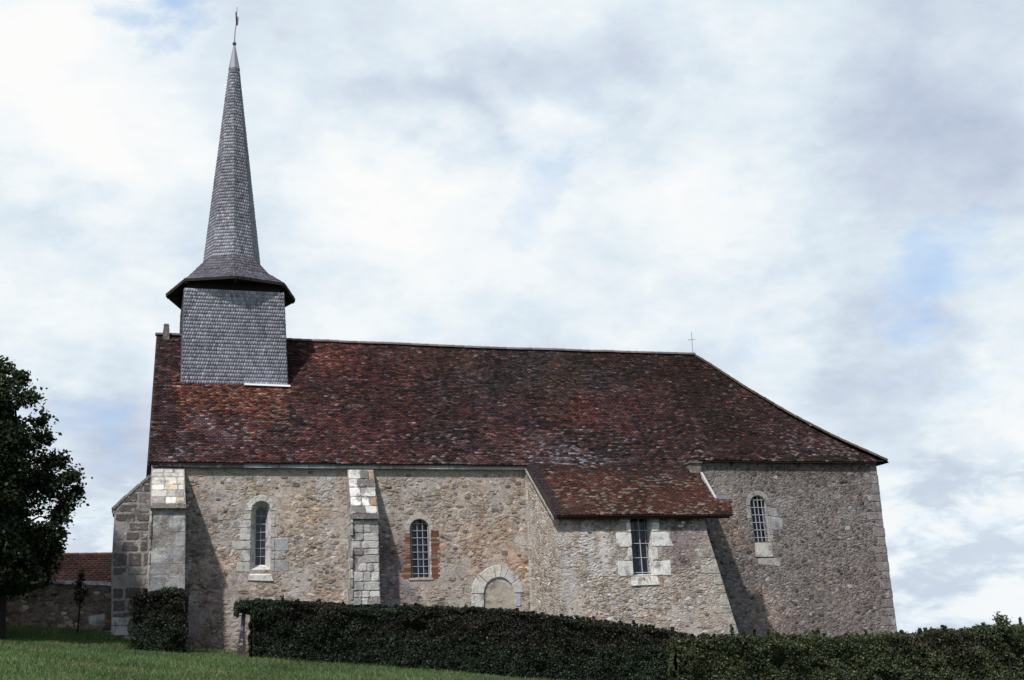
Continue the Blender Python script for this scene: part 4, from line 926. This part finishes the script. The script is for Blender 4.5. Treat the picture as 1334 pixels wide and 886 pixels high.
# walled-up doorway
mb = MB(); reveal(mb, DO, 0, DO, .10, (.36, .34, .31))
door = mb.build('blocked_doorway', M['clean_stone'], church)
mb = MB(); cx, zc = 12.25, 3.85
an = [0, 34, 66, 82, 99, 138, 180]; cl_ = [(.40, .39, .41), (.42, .41, .42), (.43, .42, .43), (.52, .50, .45), (.48, .46, .42), (.46, .455, .43)]
for i in range(6):
    p, q = R(an[i]+.7), R(an[i+1]-.7); mid_ = (p+q)/2; ro = (.90, .93, .95, .98, .97, 1.0)[i]
    mb.slab([(cx+r_*math.cos(a), 0, zc+r_*math.sin(a)) for r_, a in ((.555, p), (ro, p), (ro, mid_), (ro, q), (.555, q), (.55, mid_))], (0, -1, 0), .03, .014, cl_[i])
z = 3.83
for h_ in (.46, .42, .5, .5):
    mb.slab([(cx-1.02, 0, z-h_+.015), (cx-.555, 0, z-h_+.015), (cx-.555, 0, z), (cx-1.0, 0, z)], (0, -1, 0), .03, .014, jt(rd.uniform(.92, 1.06), (.46, .46, .45)))
    mb.slab([(cx+.555, 0, z-h_+.015), (cx+.78, 0, z-h_+.015), (cx+.78, 0, z), (cx+.555, 0, z)], (0, -1, 0), .03, .014, jt(rd.uniform(.9, 1.06), (.38, .37, .40)))
    z -= h_
mb.build('surround', M['clean_stone'], door)
mb = MB(); mb.poly([(x, .035, z_) for x, z_ in DO]); mb.build('infill', M['plaster'], door)
mb = MB(); voussoirs(mb, cx, zc, .40, .545, 4, .034, .006, [(.34, .33, .345), (.36, .345, .345)], 20, 150, rd); mb.build('inner_arch', M['clean_stone'], door)

# ------------------------------------------------------------------ yard wall on the left
yw = None
mb = MB(); xs = np.linspace(-16, -.6, 20)
for a, b_ in zip(xs[:-1], xs[1:]):
    za, zb = 4.40-(a+.6)*.055, 4.40-(b_+.6)*.055
    mb.hexa([(a, .45, 1.5), (b_, .45, 1.5), (b_, .95, 1.5), (a, .95, 1.5), (a, .42, za), (b_, .42, zb), (b_, .95, zb), (a, .95, za)])
proud(mb, 90, (-9, -.8), (3.0, 4.25), .44, [], STC, [5, 3, 1, 4, 3, 4, 1], 77, .12, .4)
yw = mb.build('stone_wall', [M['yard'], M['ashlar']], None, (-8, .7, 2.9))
tag(yw, 'low rubble stone churchyard wall in tree shade left of the church', 'wall')
mb = MB(); x = -16; rd = random.Random(55)
while x < -.65:
    l = rd.uniform(.25, .55); x2 = min(x+l, -.62); z = 4.40-(x+.6)*.055; v = rd.uniform(.75, 1.2)
    mb.hexa([(x, .34, z-.02), (x2-.015, .34, z-.03), (x2-.015, 1.03, z-.03), (x, 1.03, z-.02), (x, .36, z+.07+rd.uniform(0, .03)), (x2-.015, .36, z+.07+rd.uniform(0, .03)), (x2-.015, .98, z+.13), (x, .98, z+.13)], (.46*v, .46*v, .48*v)); x += l
mb.build('coping', M['ashlar'], yw)

# ------------------------------------------------------------------ barn behind the wall
barn = empty('barn', (-6, 14, 2.3)); tag(barn, 'long low barn with a red brown tiled roof behind the churchyard wall', 'barn')
mb = MB(); mb.box(-13, 2.6, 10.3, 17.7, 0, 4.25); mb.faces([(-13, 10.3, 4.25), (-13, 17.7, 4.25), (-13, 14, 6.55), (2.6, 10.3, 4.25), (2.6, 17.7, 4.25), (2.6, 14, 6.55)], [(0, 1, 2), (3, 4, 5)])
mb.build('barn_wall', M['yard'], barn)
def barn_col(p, u, t_):
    n = len(p); c = pal(n, [(.030, .0145, .0135), (.025, .0135, .013), (.038, .018, .016), (.02, .014, .014)], [5, 5, 3, 2]); return c*(.7+.6*fbm(p[:, 0]*.8, t_*5, 15))[:, None]
Ps = [tile_patch(bilin((-13.3, 10, 4.1), (2.9, 10, 4.1), (2.9, 14, 6.62), (-13.3, 14, 6.62)), 0, 1, .2, .24, barn_col, None, .03, .4, .005),
      tile_patch(bilin((2.9, 18, 4.1), (-13.3, 18, 4.1), (-13.3, 14, 6.62), (2.9, 14, 6.62)), 0, 1, .3, .4, barn_col, None, .03, .4, .005)]
V, G = join_patches(Ps); br = np_mesh('barn_roof', V, G, M['tile'], barn)
mb = MB(); mb.faces([(-13.3, 10, 4.07), (2.9, 10, 4.07), (2.9, 14, 6.59), (-13.3, 14, 6.59), (2.9, 18, 4.07), (-13.3, 18, 4.07)], [(0, 1, 2, 3), (3, 2, 4, 5)]); mb.build('roof_bed', M['tile_bed'], br)
mb = MB(); x = -13.3
while x < 2.9: half_round(mb, (x+.4, 14, 6.58), (x, 14, 6.58), .12, jt(random.uniform(.8, 1.2), (.08, .04, .033))); x += .38
mb.build('ridge_tiles', M['tile'], br)

# ------------------------------------------------------------------ hedges
def hedge(name, path, wid, top, n_leaf, cols, w, label, lsize=(.035, .07), rough_=.10, spiky=0, brown=.65, seed=0):
    """clipped hedge along a path of (x, y); top: heights of the top at the path points"""
    P = np.array(path, float); T = np.array(top, float)
    seg = np.linalg.norm(np.diff(P, axis=0), axis=1); cum = np.concatenate([[0], np.cumsum(seg)]); Ltot = cum[-1]
    px = lambda s_: np.interp(s_, cum, P[:, 0]); py = lambda s_: np.interp(s_, cum, P[:, 1]); tz = lambda s_: np.interp(s_, cum, T)
    def nrm(s_):
        e = .3; a = np.stack([px(s_+e)-px(s_-e), py(s_+e)-py(s_-e)], -1); a /= np.linalg.norm(a, axis=-1, keepdims=True)+1e-9
        return np.stack([a[..., 1], -a[..., 0]], -1)      # towards the south side
    base = (float(P[:, 0].mean()), float(P[:, 1].mean()), float(ground_z(P[:, 0].mean(), P[:, 1].mean())))
    # twiggy dark core
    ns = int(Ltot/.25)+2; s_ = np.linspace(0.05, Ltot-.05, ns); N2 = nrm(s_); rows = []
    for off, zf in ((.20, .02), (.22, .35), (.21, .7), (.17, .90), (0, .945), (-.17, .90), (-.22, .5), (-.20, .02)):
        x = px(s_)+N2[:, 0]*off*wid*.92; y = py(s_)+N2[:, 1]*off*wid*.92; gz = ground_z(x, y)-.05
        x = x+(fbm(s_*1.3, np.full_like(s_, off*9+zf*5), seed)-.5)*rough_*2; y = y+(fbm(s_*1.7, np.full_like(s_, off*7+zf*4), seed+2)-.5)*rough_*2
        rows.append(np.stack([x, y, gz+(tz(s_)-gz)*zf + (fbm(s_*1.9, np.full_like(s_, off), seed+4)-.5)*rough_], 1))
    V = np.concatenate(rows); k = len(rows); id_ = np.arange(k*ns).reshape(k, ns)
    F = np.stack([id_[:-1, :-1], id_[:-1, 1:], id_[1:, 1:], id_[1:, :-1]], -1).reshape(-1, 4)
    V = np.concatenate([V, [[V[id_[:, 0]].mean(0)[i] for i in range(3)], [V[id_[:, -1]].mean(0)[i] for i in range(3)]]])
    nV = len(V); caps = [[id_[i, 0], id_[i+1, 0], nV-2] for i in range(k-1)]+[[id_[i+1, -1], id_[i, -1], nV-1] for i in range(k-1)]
    # leaves over the outside
    n = int(n_leaf*1.25); s_ = rng.uniform(-.03, Ltot+.03, n); face = rng.random(n); N2 = nrm(np.clip(s_, .3, Ltot-.3))
    v = rng.random(n); side = np.where(face < .62, 1, np.where(face < .86, 0, -1))
    off = np.where(side == 1, .5, np.where(side == -1, -.5, rng.uniform(-.5, .5, n)))*wid
    gx_ = px(np.clip(s_, 0, Ltot))+N2[:, 0]*off; gy_ = py(np.clip(s_, 0, Ltot))+N2[:, 1]*off
    gz = ground_z(gx_, gy_); zt = tz(np.clip(s_, 0, Ltot))
    lump = (fbm(s_*1.6+off, v*2.6+off*3+s_*.4, seed+7)-.5)*rough_*2.6; deep = -np.abs(rng.normal(0, .07, n))
    zz = np.where(side == 0, zt+lump*.8+deep*.6-.12*wid*np.clip(np.abs(off)/wid*2-.5, 0, 1)**2, gz+(zt-gz)*v)
    rnd_ = np.where(side != 0, -.17*np.clip((v-.78)/.22, 0, 1)**2*wid, 0)
    o2 = np.where(side == 0, 0, (lump+deep+rnd_)*side)
    C = np.stack([gx_+N2[:, 0]*o2, gy_+N2[:, 1]*o2, zz], 1)
    # ends
    ne = int(n*.035)
    for se, sg in ((0, -1), (Ltot, 1)):
        off = rng.uniform(-.5, .5, ne)*wid; v2 = rng.random(ne); sv = np.full(ne, se); N3 = nrm(np.clip(sv, .3, Ltot-.3)); tg = np.stack([-N3[:, 1], N3[:, 0]], 1)*sg
        d_ = (fbm(off*3, v2*4, seed+9)-.3)*rough_*1.6
        x = px(sv)+N3[:, 0]*off+tg[:, 0]*d_; y = py(sv)+N3[:, 1]*off+tg[:, 1]*d_; g2 = ground_z(x, y)
        C = np.concatenate([C, np.stack([x, y, g2+(tz(sv)-g2)*v2], 1)]); side = np.concatenate([side, np.full(ne, 1)])
    n = len(C)
    if spiky:
        m_ = int(n*spiky); dn_ = 3.4 if rough_ > .21 else 9.; k_ = rng.integers(0, int(Ltot*dn_), m_); ss = (k_+vnoise(k_*1.7, k_*.3, 5))/dn_; hgt = (.06+(.40 if rough_ > .21 else .17)*vnoise(k_*2.3, k_*.7, 6)**2); q = rng.random(m_)
        off = (vnoise(k_*3.1, k_*1.1, 8)-.5)*wid*.7; N3 = nrm(np.clip(ss, .3, Ltot-.3))
        C2 = np.stack([px(ss)+N3[:, 0]*off+rng.normal(0, .025, m_), py(ss)+N3[:, 1]*off+rng.normal(0, .025, m_), tz(ss)+hgt*q], 1); C = np.concatenate([C, C2]); side = np.concatenate([side, np.zeros(m_)])
        n = len(C)
    Nn = dirs(n)*1.0 + np.where(side[:, None] == 0, np.array([0, 0, .7]), np.array([0, -.5, .35]))
    LV, LF = leaf_quads(C, Nn, rng.uniform(lsize[0], lsize[1], n))
    c = pal(n, cols, w)*(.55+.9*rng.random((n, 1)))*(.35+1.3*fbm(C[:, 0]*1.1, C[:, 2]*1.6+C[:, 1], seed+12))[:, None]
    br_ = sm(fbm(C[:, 0]*.55, C[:, 2]*1.2, seed+31), .40, .62)[:, None]*(.0+brown*sm((C[:, 2]-ground_z(C[:, 0], C[:, 1]))/1.6, .3, .9))[:, None]     # patches of brown old leaves
    c = c*(1-br_) + c.mean(1, keepdims=True)*np.array([1.0, .72, .68])*br_
    root = empty(name, base); tag(root, label, 'hedge')
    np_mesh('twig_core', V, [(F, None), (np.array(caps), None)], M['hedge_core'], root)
    np_mesh('foliage', LV, [(LF, c)], M['leaf'], root)
    return root
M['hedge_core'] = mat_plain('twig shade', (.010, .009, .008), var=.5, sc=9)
DK = [(.014, .025, .016), (.024, .043, .026), (.018, .016, .014), (.045, .072, .042), (.085, .10, .05)]
ch = hedge('clipped_hedge', [(3.62, -3.12), (6.8, -3.85), (10.7, -4.95), (14.4, -6.3), (15.9, -6.9)], 1.0, [3.58, 3.30, 3.03, 2.46, 2.12], 120000, DK, [6, 5, 5, 2, .7],
      'long dark clipped hedge running along the front of the nave', seed=1, spiky=.07, rough_=.2)
n = 3800; C = np.stack([rng.uniform(2.98, 3.75, n), -3.1+rng.normal(0, .22, n), np.zeros(n)], 1); q_ = (C[:, 0]-2.98)/.77
C[:, 2] = 3.62+rng.normal(0, .03, n) - (.16+.24*q_+.12*vnoise(C[:, 0]*6, C[:, 1]*6, 4))*rng.random(n); C[:, 2] -= np.where(q_ < .18, .22*rng.random(n), 0)
LV, LF = leaf_quads(C, dirs(n)+np.array([0, -.4, .4]), rng.uniform(.035, .07, n)); np_mesh('overhang', LV, [(LF, pal(n, DK, [6, 6, 3, 2, .7])*(.55+.9*rng.random((n, 1))))], M['leaf'], ch)
hedge('clipped_bush', [(.05, -3.05), (1.48, -3.1)], 1.05, [3.86, 3.86], 17000, DK, [6, 5, 6, 1, .2], 'square dark clipped shrub in front of the corner buttress', rough_=.24, spiky=.05, seed=5)
OL = [(.030, .044, .024), (.052, .070, .034), (.080, .094, .045), (.14, .135, .075), (.032, .026, .02)]
hedge('wild_hedge', [(15.4, -7.0), (18, -7.0), (21, -6.9), (24.5, -6.9), (29, -7), (36, -7.2), (44, -7.5)], 1.5, [2.02, 1.98, 1.82, 1.92, 1.94, 1.86, 1.7], 120000, OL, [6, 6, 3, 1, 2],
      'untrimmed olive hedge with sprigs standing up beside the east end of the church', lsize=(.04, .085), rough_=.26, spiky=.06, brown=.35, seed=9)
# taller sprig bush breaking the skyline at the far right
def shrub(name, loc, h, r_, n, cols, w, label, cat, stem_h, lsize, lean=(0, 0), blobs=6, seed=0):
    rd = random.Random(seed); root = empty(name, loc); tag(root, label, cat)
    b = Vector(loc); mb = MB(); top = b+Vector((lean[0], lean[1], h*.85))
    mb.tube([b-Vector((0, 0, .1)), b+Vector((lean[0]*.4, 0, h*.3)), b+Vector((lean[0]*.7, lean[1]*.6, h*.6)), top], [.035*h/2, .03*h/2, .02*h/2, .006], 7); CC = []
    for i in range(blobs):
        a = rd.random()*6.28; z = stem_h+(h-stem_h)*(i+.5)/blobs; rr = r_*rd.uniform(.3, .9)
        c = b+Vector((lean[0]*z/h+math.cos(a)*rr, lean[1]*z/h+math.sin(a)*rr, z)); CC.append(c)
        mb.tube([b+Vector((lean[0]*z/h*.8, lean[1]*z/h*.8, z*.75)), (b+Vector((lean[0]*z/h, lean[1]*z/h, z*.85))).lerp(c, .5), c], [.012*h/2, .008*h/2, .004], 5)
    mb.build('stem', M['bark'], root)
    k = rng.integers(0, blobs, n); C = np.array([c[:] for c in CC])[k] + rng.normal(0, 1, (n, 3))*np.array([r_*.33, r_*.33, (h-stem_h)/blobs*.6])
    LV, LF = leaf_quads(C, dirs(n)+np.array([0, 0, .4]), rng.uniform(*lsize, n))
    np_mesh('foliage', LV, [(LF, pal(n, cols, w)*(.6+.8*rng.random((n, 1))))], M['leaf'], root); return root
shrub('bush', (27.0, -7.6, float(ground_z(27.0, -7.6))), 2.45, .32, 1100, OL, [6, 6, 3, 0, 2], 'small bush poking above the wild hedge at the far right', 'bush', 1.2, (.05, .09), (0, 0), 8, 4)
shrub('sapling', (-1.58, -.8, float(ground_z(-1.58, -.8))), 1.85, .17, 380, [(.014, .022, .012), (.02, .016, .013), (.028, .036, .018)], [5, 4, 2], 'thin dark sapling standing in front of the shaded stone wall', 'sapling', .9, (.05, .09), (.05, 0), 7, 6)

# leaning post at the near end of the hedge
gp = Vector((3.28, -2.55, float(ground_z(3.28, -2.7)))); post = empty('hedge_post', gp); tag(post, 'weathered grey post on a flat foot at the near end of the long hedge', 'post')
mb = MB(); x, y, z = gp
pts = [(.13, .13, -.1), (.115, .12, .35), (.06, .09, .75), (.05, .08, 1.38), (.03, .06, 1.44)]
for (a, b_, c), (d, e, f) in zip(pts, pts[1:]):
    o0, o1 = -.07+.05*c, -.07+.05*f
    mb.hexa([(x+o0-a, y-b_-.35, z+c), (x+o0+a, y-b_-.35, z+c), (x+o0+a, y+b_-.35, z+c), (x+o0-a, y+b_-.35, z+c), (x+o1-d, y-e-.35, z+f), (x+o1+d, y-e-.35, z+f), (x+o1+d, y+e-.35, z+f), (x+o1-d, y+e-.35, z+f)], (.05, .042, .05) if c < .5 else (.17, .17, .21))
mb.build('shaft', M['ashlar'], post)
mb = MB(); mb.box(x-.26, x+.18, y-.62, y-.12, z-.1, z+.05, (.10, .08, .085)); mb.build('foot', M['ashlar'], post)

# ------------------------------------------------------------------ big tree on the left
def tree(loc, label):
    root = empty('broadleaf_tree', loc); tag(root, label, 'tree'); rd = random.Random(17); b = Vector(loc)
    mb = MB(); mb.tube([b-Vector((0, 0, .3)), b+Vector((.02, 0, .25)), b+Vector((.05, .05, 1.2)), b+Vector((0, .1, 3)), b+Vector((-.15, .1, 5.0)), b+Vector((-.1, .2, 6.6))], [.62, .46, .40, .35, .22, .08], 12)
    ends = []; ctr = b+Vector((-1.0, .1, 4.85)); rads = []
    def lim(z):                       # how far the crown reaches from its middle at a height above the ground
        return float(np.interp(z, [1.2, 1.6, 2.4, 3.0, 3.7, 4.6, 5.7, 6.7, 7.4, 8.0, 8.3], [1.5, 2.1, 2.2, 2.15, 2.35, 2.5, 2.05, 1.65, 1.25, .7, .2]))
    for i in range(60):
        a = rd.uniform(0, 6.28); z = rd.uniform(1.5, 7.5); rr = lim(z)*rd.uniform(.62, .95)
        p1 = Vector((ctr.x+math.cos(a)*rr, ctr.y+math.sin(a)*rr*.95, b.z+z)); p0 = b+Vector((-.1, .1, min(max(z-1.2, 1.7), 5.6))); md = p0.lerp(p1, .5)+Vector((0, 0, .3))
        mb.tube([p0, md, p1], [.10, .055, .015], 6); ends.append(p1); rads.append(rd.uniform(.35, .72))
        for j in range(2):
            q = md.lerp(p1, rd.uniform(.2, .9)); tip = q+Vector((rd.uniform(-1, 1), rd.uniform(-1, 1), rd.uniform(-.5, .8)))*.6; mb.tube([q, tip], [.03, .006], 4); ends.append(tip); rads.append(rd.uniform(.3, .55))
    # boughs and drooping twigs on the church side
    for (dx_, dz_, r_) in ((1.65, 3.0, .3), (1.6, 2.6, .26), (1.35, 2.25, .26), (1.0, 1.95, .34), (.7, 1.75, .36), (.2, 1.8, .4), (1.2, 2.7, .4), (1.75, 3.5, .3), (2.0, 4.1, .34), (2.05, 4.7, .3), (1.65, 5.25, .3), (1.2, 5.9, .28), (1.05, 6.5, .27), (.7, 7.15, .3), (.4, 7.75, .27), (-.15, 8.05, .32), (1.5, 4.4, .4), (1.2, 5.2, .4), (.3, 6.8, .4), (2.2, 4.35, .16), (1.85, 3.75, .2)):
        q = b+Vector((.4, 0, dz_-.4)); tip = b+Vector((dx_, rd.uniform(-.3, .3), dz_)); mb.tube([q, q.lerp(tip, .6)+Vector((0, 0, .2)), tip], [.05, .025, .006], 5); ends.append(tip); rads.append(r_)
    mb.build('trunk', M['bark'], root)
    E_ = np.array([p[:] for p in ends]); n = 78000; k = rng.integers(0, len(E_), n); rad = np.array(rads)[k]
    C = E_[k] + rng.normal(0, .52, (n, 3))*rad[:, None]*np.array([1.05, 1.05, .85])
    n2 = 42000; zz = rng.uniform(1.45, 7.5, n2); aa = rng.uniform(0, 6.28, n2); rr = np.array([lim(z) for z in zz])*.78*rng.random(n2)**.5
    C = np.concatenate([C, np.stack([ctr.x+np.cos(aa)*rr, ctr.y+np.sin(aa)*rr, b.z+zz], 1)])
    n3 = 20000; zz = rng.uniform(1.3, 3.3, n3); aa = rng.uniform(0, 6.28, n3); rr = (1.75+.3*np.sin(aa*5+zz*3))*rng.random(n3)**.5*sm(zz, .9, 1.7)
    C = np.concatenate([C, np.stack([b.x-.1+np.cos(aa)*rr, b.y+np.sin(aa)*rr, b.z+zz], 1)])
    keep = fbm(C[:, 0]*1.6+C[:, 1]*.7, C[:, 2]*1.7, 55) > .27; C = C[keep]; n = len(C)
    LV, LF = leaf_quads(C, dirs(n)+np.array([0, 0, .55]), rng.uniform(.07, .14, n), 1.5)
    c = pal(n, [(.012, .021, .010), (.020, .034, .014), (.038, .058, .022), (.022, .02, .012)], [5, 5, 2.5, 1.5])*(.6+.8*rng.random((n, 1)))
    np_mesh('crown', LV, [(LF, c)], M['leaf'], root)
tree((-3.95, -2.8, float(ground_z(-3.95, -2.8))), 'dark broadleaf tree at the left edge standing before the churchyard wall')

# ------------------------------------------------------------------ grass
n = 230000; x = rng.uniform(-9, 17, n); y = rng.uniform(-22, 1.2, n)
d_ = y+42; keep = (x > -.135*d_-.5) & (x < .36*d_) & ~((y > -.02) & (x > -.7)) & ~((x > 4) & (y > -3.2-(x-4)*.28)); x, y = x[keep], y[keep]; wide = np.zeros(len(x))
# the rest of the slope, thinner and in bigger tufts
n2 = 300000; x2 = rng.uniform(-26, 46, n2); y2 = rng.uniform(-44, 1.2, n2); d2 = y2+42
k2 = ~((x2 > -.135*d2-.5) & (x2 < .36*d2) & (y2 > -22)) & ~((y2 > -.02) & (x2 > -.7)) & (vnoise(x2*3.1, y2*3.1, 44) > .25); x2, y2 = x2[k2], y2[k2]
x = np.concatenate([x, x2]); y = np.concatenate([y, y2]); wide = np.concatenate([wide, np.ones(len(x2))]); n = len(x)
z = ground_z(x, y)-.01; pt = fbm(x*.8, y*.8, 3); h_ = rng.uniform(.035, .11, n)*(.6+.9*pt)*(1+.5*wide)
tuft = rng.random(n) < .015; h_[tuft] *= 1.8
edge = (np.abs(y+2.6+np.clip(x-3, 0, 20)*.27) < .5) & (x > 3); h_[edge] *= 1.7
a = rng.uniform(0, 6.28, n); w_ = rng.uniform(.008, .018, n)*(1+.8*wide); ln = rng.normal(0, .55, (n, 2))*h_[:, None]
B = np.stack([x, y, z], 1); dxy = np.stack([np.cos(a)*w_, np.sin(a)*w_, 0*a], 1)
T = B+np.stack([ln[:, 0], ln[:, 1], h_], 1)
V = np.stack([B-dxy, B+dxy, T], 1).reshape(-1, 3)
c = pal(n, [(.088, .140, .062), (.11, .165, .075), (.072, .122, .052), (.15, .175, .09), (.18, .175, .10)], [6, 5, 5, 1.6, .5])*(.5+.95*fbm(x*.6, y*.6, 13))[:, None]*(.7+.6*rng.random((n, 1)))
dry = sm(fbm(x*.9, y*.9, 19), .55, .72)[:, None]*.55; c = c*(1-dry)+c.sum(1, keepdims=True)*np.array([.42, .40, .21])*dry
gr = np_mesh('grass', V, [(np.arange(n*3).reshape(-1, 3), c)], M['blade'])
tag(gr, 'short rough green grass growing over the churchyard slope', 'grass', kind='stuff')
